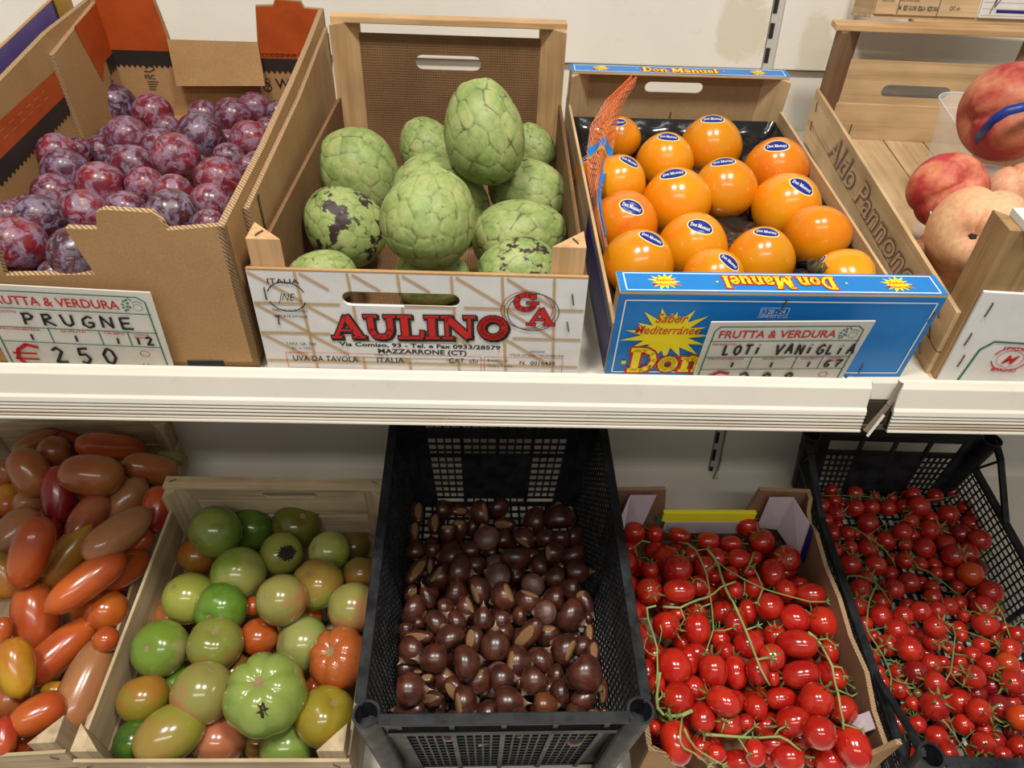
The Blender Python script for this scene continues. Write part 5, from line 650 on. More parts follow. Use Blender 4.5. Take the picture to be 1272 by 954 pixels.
VINES=[
('C',1.3,[(2435,8240,-7222),(2315,8256,-7199),(2212,8215,-7281),(2252,8134,-7424),(2275,8076,-7528),(2302,8013,-7638),(2318,7980,-7697)],[[(2232,8174,-7352),(2060,8176,-7326),(1969,8139,-7363)],[(2252,8134,-7424),(2376,8119,-7408),(2463,8075,-7446)]]),
('C',1.3,[(2788,8043,-7034),(2909,7957,-6994),(2981,7790,-6967),(2992,7640,-6967),(3037,7554,-7038),(3078,7481,-7134),(3101,7416,-7234),(3122,7361,-7332),(3132,7334,-7380)],[[(2981,7790,-6967),(3155,7858,-6997)],[(3068,7516,-7087),(3188,7553,-7026)],[(3122,7361,-7332),(3044,7408,-7202),(2948,7423,-7148),(2894,7421,-7167)]]),
('C',1.8,[(3162,7855,-7004),(3255,7786,-7090),(3307,7699,-7162),(3311,7582,-7202),(3312,7436,-7219),(3320,7286,-7235),(3326,7121,-7219),(3301,6995,-7128),(3308,6848,-7127),(3327,6729,-7153),(3335,6590,-7154),(3350,6475,-7179),(3375,6389,-7234),(3369,6246,-7223),(3364,6107,-7212),(3391,6031,-7271),(3444,5976,-7358),(3512,5922,-7450)],[[(3299,7745,-7128),(3398,7648,-7169),(3480,7527,-7148),(3574,7436,-7153),(3667,7367,-7160),(3774,7329,-7196),(3879,7290,-7217),(3973,7241,-7211),(4073,7203,-7215),(4183,7171,-7225),(4291,7121,-7218),(4408,7087,-7227),(4516,7084,-7223),(4626,7083,-7220)],[(3613,7452,-7188),(3616,7393,-7294),(3617,7364,-7347)],[(3803,7261,-7166),(3755,7196,-7265),(3732,7166,-7316)],[(3364,6107,-7212),(3506,6150,-7232),(3589,6192,-7266)],[(3341,6526,-7159),(3467,6587,-7176),(3544,6641,-7210)],[(3840,7332,-7236),(3787,7419,-7116),(3733,7524,-7029)]]),
('C',1.2,[(3827,7827,-7025),(3753,7689,-7064),(3688,7611,-7140),(3654,7587,-7184)],[]),
('C',1.6,[(2410,7076,-7333),(2520,7053,-7317),(2635,7045,-7317),(2766,7087,-7272),(2895,7137,-7258),(3018,7181,-7264),(3136,7241,-7242),(3251,7317,-7191),(3395,7368,-7177),(3465,7387,-7163)],[[(2635,7045,-7317),(2694,6959,-7433),(2630,6902,-7505)],[(3079,7203,-7267),(3119,7203,-7419),(3123,7123,-7488),(3075,6933,-7445),(3038,6779,-7441),(2976,6663,-7463),(2918,6567,-7533),(2891,6528,-7593)],[(3037,6743,-7411),(3150,6698,-7360),(3247,6695,-7310)],[(2941,6830,-7016),(2836,6813,-7054)]]),
('C',1.3,[(2160,6610,-6833),(2046,6600,-6859),(2061,6532,-6981),(2106,6469,-7091),(2146,6409,-7197),(2182,6350,-7299),(2179,6281,-7366),(2162,6170,-7381),(2145,6063,-7397),(2128,5984,-7482),(2122,5953,-7535)],[[(2298,6736,-7308),(2322,6699,-7373),(2305,6647,-7490),(2278,6609,-7597)],[(2061,6532,-6981),(1988,6715,-7178),(2002,6870,-7419)],[(2179,6281,-7366),(2100,6374,-7426),(2055,6472,-7442),(2072,6518,-7355),(2104,6540,-7315)]]),
('C',1.6,[(4192,6580,-7247),(4284,6551,-7311),(4352,6506,-7374),(4367,6404,-7388),(4351,6256,-7353),(4364,6150,-7374),(4369,6072,-7452),(4357,5961,-7486),(4331,5822,-7482),(4322,5728,-7526),(4320,5647,-7584),(4308,5549,-7599),(4294,5476,-7666)],[[(4364,6150,-7374),(4490,6149,-7397),(4527,6105,-7485)],[(4342,5889,-7481),(4490,5936,-7602),(4639,5982,-7724),(4702,5999,-7689)],[(4309,5510,-7620),(4398,5485,-7631),(4485,5457,-7638)],[(4329,6534,-7342),(4462,6570,-7356),(4543,6505,-7400)]]),
('C',1.7,[(2663,5499,-7799),(2770,5487,-7792),(2874,5469,-7778),(2982,5460,-7777),(3098,5466,-7798),(3233,5505,-7865),(3352,5520,-7885),(3451,5508,-7853),(3555,5481,-7808),(3637,5416,-7790),(3727,5363,-7844),(3781,5344,-7874)],[[(3038,5460,-7782),(3081,5379,-7815),(3115,5287,-7829)],[(3098,5466,-7798),(3197,5540,-7803),(3297,5614,-7808)],[(3499,5500,-7834),(3560,5542,-7762),(3632,5560,-7730)],[(2852,5502,-7765),(2886,5560,-7659)]]),
('C',2.2,[(2522,5690,-7615),(2407,5676,-7690),(2307,5707,-7745),(2204,5739,-7767),(2133,5794,-7709),(2122,5863,-7615),(2135,5927,-7530),(2152,5988,-7450),(2170,6046,-7376)],[[(2407,5676,-7690),(2354,5524,-7640),(2280,5328,-7521),(2276,5260,-7594),(2323,5223,-7653),(2432,5204,-7708),(2546,5201,-7815),(2634,5183,-7900)],[(2336,5372,-7510),(2382,5313,-7597),(2455,5265,-7687),(2558,5245,-7774),(2659,5227,-7836),(2754,5199,-7881),(2801,5185,-7904)],[(2115,5832,-7657),(2197,5892,-7623)]]),
('R',1.0,[(5722,8800,-7336),(5842,8698,-7349),(5922,8591,-7359),(6039,8519,-7413),(6150,8433,-7480),(6265,8336,-7602),(6333,8258,-7735),(6348,8188,-7860)],[[(5922,8591,-7359),(6093,8727,-7371),(6267,8866,-7383),(6414,8904,-7355),(6592,8954,-7340),(6687,8972,-7327)],[(6347,8915,-7389),(6278,8975,-7285),(6224,8976,-7287)],[(6360,8226,-7791),(6402,8139,-7667),(6419,8072,-7507)]]),
('R',1.0,[(6472,8174,-7466),(6547,8112,-7560),(6682,8061,-7578),(6762,7979,-7609),(6842,7897,-7639),(6944,7826,-7704),(7067,7782,-7778),(7180,7752,-7876),(7220,7732,-7932)],[[(7138,7770,-7816),(7222,7829,-7737),(7332,7869,-7690)],[(6842,7897,-7639),(6719,7859,-7620),(6671,7856,-7534)],[(7002,7798,-7744),(6842,7633,-7698)]]),
('R',1.3,[(5419,7962,-7806),(5439,8019,-7639),(5567,7964,-7584),(5661,7883,-7562),(5745,7761,-7553),(5623,7631,-7571),(5528,7505,-7625),(5450,7360,-7666),(5376,7213,-7677),(5327,7100,-7721),(5371,7029,-7809),(5437,6956,-7882),(5472,6869,-7928),(5501,6768,-7976),(5474,6610,-7966),(5421,6436,-7942),(5403,6359,-8034),(5400,6328,-8090)],[[(5745,7761,-7553),(5844,7690,-7666),(5910,7628,-7737),(5962,7567,-7843)],[(5745,7761,-7553),(5720,7918,-7497),(5721,8028,-7525)],[(5456,6914,-7907),(5558,6917,-7856)],[(5472,6869,-7928),(5353,6832,-7903)],[(5501,6768,-7976),(5633,6735,-7970),(5676,6694,-7987)],[(5421,6436,-7942),(5510,6390,-7961),(5600,6354,-7953),(5656,6352,-7952)],[(5325,7062,-7764),(5462,7103,-7758),(5657,7194,-7823)],[(5474,6610,-7966),(5412,6564,-8017)]]),
('R',1.2,[(6249,6925,-7425),(6378,6929,-7502),(6492,6952,-7671),(6484,6886,-7799),(6402,6750,-7830),(6276,6572,-7797),(6106,6351,-7717),(5980,6234,-7735)],[[(6464,6953,-7566),(6665,7013,-7685),(6845,7047,-7782),(6960,7012,-7808),(7087,6983,-7849),(7153,6967,-7873)],[(6402,6750,-7830),(6586,6758,-7872),(6690,6751,-7946)],[(6194,6464,-7756),(6308,6396,-7754),(6317,6337,-7730)],[(6194,6464,-7756),(6087,6520,-7825)],[(6106,6351,-7717),(6215,6353,-7860),(6287,6288,-7891),(6343,6262,-7899)],[(6484,6886,-7799),(6330,6892,-7729),(6221,6840,-7737)]]),
('R',1.0,[(7376,7492,-7631),(7413,7402,-7682),(7406,7284,-7715),(7369,7157,-7745),(7317,7059,-7717),(7334,6981,-7786)],[[(7369,7157,-7745),(7478,7149,-7724),(7538,7169,-7656)],[(7413,7402,-7682),(7377,7389,-7776)]]),
('R',1.1,[(5808,5852,-7989),(5878,5810,-8052),(5937,5760,-8115),(5978,5698,-8171),(6047,5623,-8245),(6095,5569,-8318)],[[(6012,5660,-8207),(6114,5734,-8188),(6217,5801,-8183)],[(5959,5730,-8144),(5821,5703,-8111),(5874,5636,-8147),(5915,5616,-8186)],[(5978,5698,-8171),(5955,5774,-8104),(5975,5893,-8094)]]),
('R',0.8,[(5451,9440,-7238),(5574,9422,-7218),(5701,9410,-7203),(5842,9415,-7206),(6002,9443,-7231),(6152,9456,-7244),(6294,9453,-7251),(6437,9449,-7263),(6580,9444,-7275),(6706,9487,-7213),(6768,9507,-7180)],[]),
('R',0.8,[(7061,9145,-7067),(7293,9225,-7108),(7587,9408,-7214),(7782,9493,-7229),(7958,9526,-7225),(8130,9530,-7219)],[[(7866,9518,-7223),(7924,9394,-7266)]]),
]
# ================================================================== crates of the lower shelf
def poplar(key, name, label, L, h, rail, backs, sh):
    r = empty(name, FR[key]); tag(r, label, 'crate'); w2 = .150
    for i in range(4): boxpart('bottom_slat', M_old['y'], r, (-.146+.074*i, .004, 0), (-.146+.074*i+.069, L, .004))
    for s in (-1, 1):
        x0, x1 = (s*w2, s*(w2-.004)) if s > 0 else (s*w2, s*(w2-.004))
        boxpart('side_board', M_old['y'], r, (min(x0, x1), .004, sh*.42), (max(x0, x1), L-.003, sh)); boxpart('side_board', M_old['y'], r, (min(x0, x1), .004, 0), (max(x0, x1), L-.003, sh*.36))
    boxpart('front_board', M_old['x'], r, (-w2, -.003, h*.45), (w2, .001, h)); boxpart('front_board', M_old['x'], r, (-w2, -.003, 0), (w2, .001, h*.38))
    for (a0, a1, slot) in backs:
        mb = MB()
        if slot: slotboard(mb, -w2, w2, a0, a1, L-.003, L, slot[0], slot[1], slot[2], slot[3])
        else: mb.box((-w2, L-.003, a0), (w2, L, a1))
        mb.build('back_board', M_old['x'], r)
    for s in (-1, 1):
        tripost('corner_post', M_old['z'], r, s*(w2-.004), .001, -s, 1, .004, h+.022, .030); tripost('corner_post', M_old['z'], r, s*(w2-(.0 if rail else .004)), L-.003, -s, -1, .004, (rail or h+.02), .030)
    if rail: boxpart('top_rail', M_old['x'], r, (-w2-.002, L-.018, rail), (w2+.002, L+.001, rail+.007), .001)
    staple(r, [((-.135, -.003, h-.012), (.008, 0, .006), (0, -1, 0)), ((.135, -.003, h-.012), (-.006, 0, .008), (0, -1, 0)), ((-.140, L-.008, (rail or h)+.007), (.008, .004, 0), (0, 0, 1)), ((.140, L-.008, (rail or h)+.007), (.008, -.003, 0), (0, 0, 1))])
    return r
poplar('T1', 'tomato_crate', 'greyed poplar crate at the far left heaped with long orange tomatoes', .489, .088, None, ((0, .048, None), (.052, .1055, None)), .055)
poplar('T2', 'tomato_crate', 'greyed poplar crate full of round green tomatoes, with handle slot behind', .357, .1045, .1375, ((0, .055, None), (.062, .092, None), (.094, .128, (.014, .107, .078, .013))), .1045)
# ---- black plastic crates
def lattice(mb, P0, X, Y, w, h, nx, ny, t=.0025, th=.003, holes=None, skip=None):
    # P0 corner, X/Y unit directions; bars with thickness th along the normal
    X = Vector(X).normalized(); Y = Vector(Y).normalized(); P0 = Vector(P0); N = X.cross(Y)
    for i in range(nx+1): a = P0+X*(w*i/nx); mb.bar(a, a+Y*h, t, th, 0, N)
    for j in range(ny+1): a = P0+Y*(h*j/ny); mb.bar(a, a+X*w, t, th, 0, N)
def pc(*pts):
    mb = MB(); P = [Vector(p) for p in pts]; return P
def plate(mb, c, th):   # quad plate given 4 corners
    c = [Vector(p) for p in c]; n = (c[1]-c[0]).cross(c[3]-c[0]).normalized()*th
    vs = c+[p+n for p in c]; mb.add(vs, [(0, 1, 2, 3), (7, 6, 5, 4), (0, 4, 5, 1), (1, 5, 6, 2), (2, 6, 7, 3), (3, 7, 4, 0)])
def crate(key, label, L, H, lowside, low=.085):
    r = empty('black_crate', FR[key]); tag(r, label, 'crate')
    wt = .150; wb = .128; yb = .006; ft = -.004; fb = .016; bt = L+.006; bb = L-.008
    def sx(z): return wb+(wt-wb)*z/H
    def fy(z): return fb+(ft-fb)*z/H
    def by(z): return bb+(bt-bb)*z/H
    mb = MB(); lattice(mb, (-wb, fb, .002), (1, 0, 0), (0, 1, 0), 2*wb, bb-fb, 20, 30, .0032, .003)
    for i in (-1, 0, 1): mb.bar((i*.085, fb, .001), (i*.085, bb, .001), .008, .004, 0, (0, 0, 1))
    mb.build('bottom_grid', M_plastic, r)
    # end panels
    for side in ('front', 'back'):
        Y = fy if side == 'front' else by; sg = -1 if side == 'front' else 1
        mb = MB(); zt = H-.030
        def P(x, z): return Vector((x*sx(z)/wt, Y(z), z))
        def hb(x0, x1, z, t, th=.004): mb.bar(P(x0, z), P(x1, z), t, th, 0, (0, 0, 1)) if False else mb.bar(P(x0, z), P(x1, z), th, t, 0, (0, 0, 1))
        def vb(x, z0, z1, t, th=.004): mb.bar(P(x, z0), P(x, z1), t, th, 0, (0, 1, 0))
        # solid corner zones
        for s in (-1, 1):
            plate(mb, [P(s*.145, .0), P(s*.112, .0), P(s*.112, H-.034), P(s*.145, H-.034)], .003); plate(mb, [P(s*.128, H-.034), P(s*.112, H-.034), P(s*.112, H-.004), P(s*.128, H-.004)], .003)
        xs = [-.112, -.056, 0, .056, .112]
        for x in xs: vb(x, 0, H-.002, .0055, .007 if side == 'front' else .005)
        if lowside:   # open windows along the top
            hb(-.112, .112, H-.008, .014); hb(-.112, .112, H-.040, .006)
            for gi in range(4):
                x0, x1 = xs[gi]+.003, xs[gi+1]-.003
                if gi in (1, 2): plate(mb, [P(x0, .003), P(x1, .003), P(x1, H-.038), P(x0, H-.038)], .002)
                else:
                    for i in range(1, 5): vb(x0+(x1-x0)*i/5, .004, H-.038, .0022, .003)
                    z = .012
                    while z < H-.04: hb(x0, x1, z, .0022, .003); z += .0125
        else:
            hb(-.126, .126, H-.004, .007, .006); hb(-.126, .126, H-.0120, .003, .010); hb(-.126, .126, H-.0400, .009, .012)
            for gi in range(4):
                x0, x1 = xs[gi]+.003, xs[gi+1]-.003; z = .008; n = 4
                top = H-.044 if side == 'front' else H-.012
                if side == 'back':
                    for i in range(1, n): 
                        for za, zb in (((.022, .116) if gi in (0, 3) else (.012, .022)), (.122, top)): vb(x0+(x1-x0)*i/n, za, zb, .0024, .003)
                    while z < top:
                        if not (gi in (1, 2) and .024 < z < .116): hb(x0, x1, z, .0024, .003)
                        z += .0136
                    if gi in (1, 2): plate(mb, [P(x0, .022), P(x1, .022), P(x1, .118), P(x0, .118)], .002)
                    hb(x0, x1, .119, .006, .004)
                else:
                    for i in range(1, n+1): vb(x0+(x1-x0)*i/(n+1), .004, H-.046, .0022, .003)
                    while z < H-.048: hb(x0, x1, z, .0022, .003); z += .0125
        mb.build(side+'_panel', M_plastic, r)
        mb = MB(); z = H; mb.bar((-.130, Y(z)+sg*.002, z), (.130, Y(z)+sg*.002, z), .012, .005, 0, (0, 0, 1)); mb.build(side+'_rim', M_plastic, r, bevel=.001)
    # sides
    for s in (-1, 1):
        mb = MB()
        def S_(y, z): return Vector((s*sx(z), y, z))
        def ht(y):   # height of the side wall along its length
            if not lowside: return H
            v = y/L; e = .17
            return low+(H-low)*max(0, 1-min(v, 1-v)/e)**1.15
        y0, y1 = .012, L-.004; n = 44 if not lowside else 36
        for i in range(n+1):
            y = y0+(y1-y0)*i/n; zt = (low if lowside else H)-.004; dy = .010 if not lowside else 0
            mb.bar(S_(y, .003), S_(min(y+dy, y1), zt), .0020, .0022, 0, (1, 0, 0))
        nz = 9 if lowside else 19; zt = low if lowside else H
        for j in range(nz+1): z = .003+(zt-.006)*j/nz; mb.bar(S_(y0, z), S_(y1, z), .0018, .0020, 0, (1, 0, 0))
        for y in (y0, (y0+y1)/2, y1): mb.bar(S_(y, 0), S_(y, zt), .007, .005, 0, (1, 0, 0))
        mb.build('side_grid', M_plastic, r)
        mb = MB()
        if lowside:
            N = 24; prev = None
            mb.bar(S_(y0, low), S_(y1, low), .012, .006, 0, (0, 0, 1))
            for e0, e1, e2 in ((.004, .030, .115), (L-.004, L-.030, L-.115)):
                mb.bar(S_(e0, H-.004), S_(e1, H-.012), .010, .006, 0, (0, 0, 1)); mb.bar(S_(e1, H-.012), S_(e2, low+.001), .009, .006, 0, (0, 0, 1))
                mb.bar(S_(e0, 0), S_(e0, H), .010, .006, 0, (1, 0, 0)); mb.bar(S_(e1*.2+e0*.8, low), S_(e1, H-.014), .004, .003, 0, (1, 0, 0))
        else: mb.bar(S_(y0, H), S_(y1, H), .012, .006, 0, (0, 0, 1)); mb.bar(S_(y0, H-.012), S_(y1, H-.012), .003, .006, 0, (0, 0, 1))
        mb.build('side_rim', M_plastic, r, bevel=.001)
    for s in (-1, 1):
        for e, sg in ((.0, 1), (L, -1)):
            mb = MB(); cx, cy = s*.1425, e; R1, R2 = .0148, .0118; n = 24; ztop = H+.002; zb = H-.030
            for z0, z1, ra in ((zb, ztop, R1),):
                o = len(mb.v)
                for z, rr in ((0.02, R1*.8), (ztop, R1), (ztop, R2), (zb, R2*.9)):
                    for q in range(n): a_ = 2*math.pi*q/n; mb.v.append((cx*(sx(z)/wt if z < H*.5 else 1)+rr*math.cos(a_), cy+rr*math.sin(a_), z))
                for i in range(3):
                    for q in range(n): mb.face((o+i*n+q, o+i*n+(q+1) % n, o+(i+1)*n+(q+1) % n, o+(i+1)*n+q))
                mb.face([o+3*n+q for q in range(n)])
            mb.build('corner_tube', M_plastic, r, smooth=False)
    return r
crate('K', 'black plastic crate full of chestnuts in the middle of the lower shelf', .42, .208, False)
crate('R', 'black plastic crate with low sides holding cherry tomatoes at right', .472, .146, True)
# ---- cardboard tray of plum tomatoes
c = empty('cardboard_tray', FR['C']); L = .330
tag(c, 'cut-down cardboard tray with yellow back strip holding plum tomatoes on the vine', 'box')
CD = [M_cardd, M_flute]
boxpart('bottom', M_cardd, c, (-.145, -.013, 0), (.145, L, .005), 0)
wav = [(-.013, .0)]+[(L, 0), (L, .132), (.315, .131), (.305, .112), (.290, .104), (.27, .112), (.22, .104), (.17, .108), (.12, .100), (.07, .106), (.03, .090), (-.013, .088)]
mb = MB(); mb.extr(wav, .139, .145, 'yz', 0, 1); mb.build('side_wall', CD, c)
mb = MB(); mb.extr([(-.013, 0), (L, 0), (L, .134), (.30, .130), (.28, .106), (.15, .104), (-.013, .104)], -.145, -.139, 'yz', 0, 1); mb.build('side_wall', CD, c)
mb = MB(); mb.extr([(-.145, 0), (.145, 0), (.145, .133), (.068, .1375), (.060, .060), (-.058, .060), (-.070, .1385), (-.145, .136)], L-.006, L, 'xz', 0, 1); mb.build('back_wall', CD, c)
boxpart('yellow_strip', M_lemon, c, (-.0655, L-.014, .0700), (.0745, L-.007, .0915), .001); boxpart('strip_lining', M_lilac, c, (-.060, L-.0150, .040), (.0700, L-.0125, .0700), .0005)
boxpart('printed_tab', M_green, c, (-.073, L-.012, .066), (-.061, L-.0105, .078), 0)
mb = MB()
plate(mb, [(-.135, L-.012, .060), (-.096, L-.020, .060), (-.084, L-.012, .134), (-.122, L-.012, .134)], .0012); plate(mb, [(-.136, L-.075, .052), (-.135, L-.012, .060), (-.122, L-.012, .134), (-.138, L-.040, .110)], .0012); mb.build('corner_lining', M_lilac, c)
mb = MB()
plate(mb, [(.082, L-.016, .060), (.112, L-.020, .060), (.118, L-.012, .130), (.082, L-.012, .130)], .0012); plate(mb, [(.112, L-.020, .060), (.1355, L-.066, .048), (.1385, L-.046, .110), (.118, L-.012, .130)], .0012); mb.build('corner_lining', M_lilac, c)
mb = MB(); plate(mb, [(.1345, L-.066, .060), (.1355, L-.080, .060), (.1385, L-.058, .112), (.1385, L-.046, .112)], .0010); mb.build('printed_tab', M_navy, c)
mb = MB(); mb.extr([(-.145, 0), (.145, 0), (.145, .118), (.139, .117), (.128, .088), (.105, .045), (.075, .010), (-.060, .008), (-.092, .035), (-.120, .085), (-.137, .106), (-.145, .108)], -.018, -.012, 'xz', 0, 1); mb.build('front_wall', [M_card, M_flute], c)
mb = MB(); plate(mb, [(.110, .008, .058), (.137, .010, .088), (.137, .030, .088), (.118, .030, .060)], .0014); mb.build('corner_lining', M_lilac, c)
# black moulded tray under the persimmons: grid with a dip beneath each fruit
def tray():
    Mi = FR['D'].inverted(); fr = []
    for q in FRUIT['D']:
        pw = Vector((q[0]/1e4, q[1]/1e4, q[2]/1e4+CAMZ)); l = Mi @ pw; fr.append((l, max(q[3], q[4])/1e4))
    mb = MB(); nx, ny = 52, 80; X0, X1, Y0, Y1 = -.143, .143, .006, .458
    for j in range(ny+1):
        for i in range(nx+1):
            x = X0+(X1-X0)*i/nx; y = Y0+(Y1-Y0)*j/ny; z = .030+.003*math.sin(x*160)*math.sin(y*150)
            e = min(x-X0, X1-x, y-Y0, Y1-y)
            for l, r in fr:
                d2 = (x-l.x)**2+(y-l.y)**2
                if d2 < (r*1.15)**2: z = min(z, l.z-math.sqrt(max(0, (r*1.03)**2-d2)) if d2 < (r*1.03)**2 else z)
            if e < .010: z = max(z, .030+(.010-e)*1.6)
            mb.v.append((x, y, max(.0055, z)))
    for j in range(ny):
        for i in range(nx): o = j*(nx+1)+i; mb.face((o, o+1, o+nx+2, o+nx+1))
    o = mb.build('fruit_tray', M_tray, None, smooth=True); o.matrix_world = FR['D']; tag(o, 'glossy black moulded plastic tray under the persimmons', 'tray')
tray()
BAND = [((-.035,.33,.1092),(-.0301,.324,.1011)),((-.045,.30,.1325),(-.0405,.294,.1248)),((-.0468,.285,.1538),(-.0426,.279,.1464)),((-.0388,.28,.1658),(-.0346,.274,.1586)),((-.0205,.28,.1718),(-.0164,.274,.1647)),((.006,.29,.1694),(.0102,.284,.1621))]
# ================================================================== fruit
import numpy as np
def rev(name, fn, nu, nv, mat, attrf=None):
    v = [(0, 0, 0)]*0; vs = []; at = []
    def pt(t, p):
        x, y, z = math.sin(t)*math.cos(p), math.sin(t)*math.sin(p), math.cos(t); return fn(x, y, z, t, p)
    vs.append(pt(0, 0))
    for j in range(1, nv):
        for i in range(nu): vs.append(pt(math.pi*j/nv, 2*math.pi*i/nu))
    vs.append(pt(math.pi, 0)); fs = []
    for i in range(nu): fs.append((0, 1+i, 1+(i+1) % nu))
    for j in range(nv-2):
        for i in range(nu):
            a = 1+j*nu+i; b = 1+j*nu+(i+1) % nu; fs.append((a, a+nu, b+nu, b))
    e = len(vs)-1; o = 1+(nv-2)*nu
    for i in range(nu): fs.append((o+i, e, o+(i+1) % nu))
    me = bpy.data.meshes.new(name); me.from_pydata(vs, [], fs); me.materials.append(mat); me.polygons.foreach_set('use_smooth', [True]*len(fs)); me.update()
    return me
G = lambda a, s: math.exp(-(a/s)**2)
def f_plum(x, y, z, t, p):
    r = 1-.035*G((p+math.pi) % (2*math.pi)-math.pi, .16)*math.sin(t)**.5*(1 if z > -.7 else .3)-.10*G(t, .20); return x*r*.98, y*r, z*r*1.02
def f_tomato(k, dep, amp):
    def f(x, y, z, t, p):
        lob = 1-amp*(1-abs(math.cos(k*p/2+.4*math.sin(p*2)))**.6)*max(0, math.sin(t))**.7*max(0, (z+1.1)/2); r = lob*(1-dep*G(t, .34)); return x*r, y*r*(1-.02*math.sin(p)), z*r*.93
    return f
def f_pointed(x, y, z, t, p):
    r = 1-.07*G(t, .30)+.10*G(math.pi-t, .16); q = 1-.04*z; return x*r*q, y*r*q, z*r
def f_long(x, y, z, t, p):
    r = 1-.03*G(t, .18)+.05*G(math.pi-t, .10); q = (1+.08*z)*(1-.025*abs(math.sin(1.5*p)))*min(1.9, (max(0, 1-abs(z)**2.8)**.5)/max(math.sin(t), .02)); return x*r*q+.07*(1-z*z), y*r*q, z*r
def f_long2(x, y, z, t, p):
    r = 1-.04*G(t, .2)+.13*G(math.pi-t, .17); q = (1+.14*z)*(1-.03*abs(math.sin(2*p)))*min(1.7, (max(0, 1-abs(z)**2.4)**.5)/max(math.sin(t), .02)); return x*r*q-.06*(1-z*z), y*r*q, z*r
def f_dat(x, y, z, t, p):
    r = 1-.03*G(t, .2)+.035*G(math.pi-t, .08); q = (1+.04*z)*min(1.6, (max(0, 1-abs(z)**2.25)**.5)/max(math.sin(t), .02)); return x*r*q, y*r*q, z*r
def f_cherry(x, y, z, t, p):
    r = 1-.06*G(t, .22)+.02*G(math.pi-t, .10); return x*r, y*r, z*r
def f_kaki(x, y, z, t, p):
    r = 1+.025*math.cos(4*p)*math.sin(t)**3*(1-abs(z))-.03*G(t, .12); q = 1-.10*z; s = .5*(1+math.tanh((z)/.5)); return x*r*q, y*r*q, z*r*(.95+.07*s)
def f_peach(x, y, z, t, p):
    a = (p+math.pi) % (2*math.pi)-math.pi; r = 1-.12*G(a, .12)*math.sin(t)**.5*(.6+.4*z)-.06*G(a, .45)*math.sin(t)-.24*G(t, .30)+.02*G(math.pi-t, .15)+.03*G(abs(a)-.5, .4)*math.sin(t); return x*r, y*r, z*r*.94
def f_nut(x, y, z, t, p):
    r = 1+.20*G(t, .30)+.16*G(t, .11); q = 1-.06*z; fl = 1. if x > 0 else .62; b = 1. if z > -.55 else 1-.25*(-.55-z)/.45
    return x*r*q*fl*.90, y*r*q*1.08, z*r*b*.90
def f_nutflat(x, y, z, t, p):
    r = 1+.20*G(t, .26)+.12*G(t, .1); fl = .55 if x > 0 else .75; return x*fl*r, y*r*1.02, z*r*.94
ME = {'plum': rev('plum', f_plum, 36, 22, K_plum), 'tomA': rev('tomato', f_tomato(5, .20, .05), 40, 26, K_tom), 'tomB': rev('tomato', f_tomato(3, .12, .03), 40, 26, K_tom),
 'tomC': rev('tomato', f_tomato(7, .26, .13), 48, 26, K_tom), 'tomP': rev('tomato', f_pointed, 36, 26, K_tom), 'long': rev('long_tomato', f_long, 32, 30, K_long),
 'dat': rev('plum_tomato', f_dat, 26, 20, K_dat), 'cherry': rev('cherry_tomato', f_cherry, 22, 14, K_cherry), 'kaki': rev('persimmon', f_kaki, 48, 30, K_kaki), 'peach': rev('peach', f_peach, 48, 30, K_peach),
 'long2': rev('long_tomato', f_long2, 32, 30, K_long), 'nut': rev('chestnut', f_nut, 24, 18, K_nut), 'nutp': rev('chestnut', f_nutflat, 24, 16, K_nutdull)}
def cheri_mesh(seed):
    rng = np.random.default_rng(seed); N = 66; i = np.arange(N)+.5; ph = np.arccos(1-2*i/N); th = math.pi*(1+5**.5)*i
    C = np.stack([np.cos(th)*np.sin(ph), np.sin(th)*np.sin(ph), np.cos(ph)], 1)+rng.normal(size=(N, 3))*.075; C /= np.linalg.norm(C, axis=1)[:, None]
    me = rev('cherimoya', lambda x, y, z, t, p: (x, y, z), 128, 84, K_cheri); n = len(me.vertices); co = np.empty(n*3, 'f'); me.vertices.foreach_get('co', co); co = co.reshape(-1, 3).astype(float)
    D = np.arccos(np.clip(co@C.T, -1, 1)); D.sort(axis=1); e = D[:, 0]/D[:, 1]
    r = 1-.016*np.clip((e-.72)/.28, 0, 1)**1.5+.006*(1-np.clip(D[:, 0]/.22, 0, 1))+.012*np.sin(co[:, 0]*3+seed)*np.sin(co[:, 1]*4)
    z = co[:, 2]; q = 1-.13*z; P_ = co*r[:, None]; P_[:, 0] *= q; P_[:, 1] *= q; P_[:, 2] *= 1.0-.05*np.exp(-((1-z)/.05)**2)
    me.vertices.foreach_set('co', P_.astype('f').ravel()); a = me.attributes.new('edge', 'FLOAT', 'POINT'); a.data.foreach_set('value', e.astype('f')); me.update(); return me
CH = [cheri_mesh(s) for s in (1, 2, 3)]
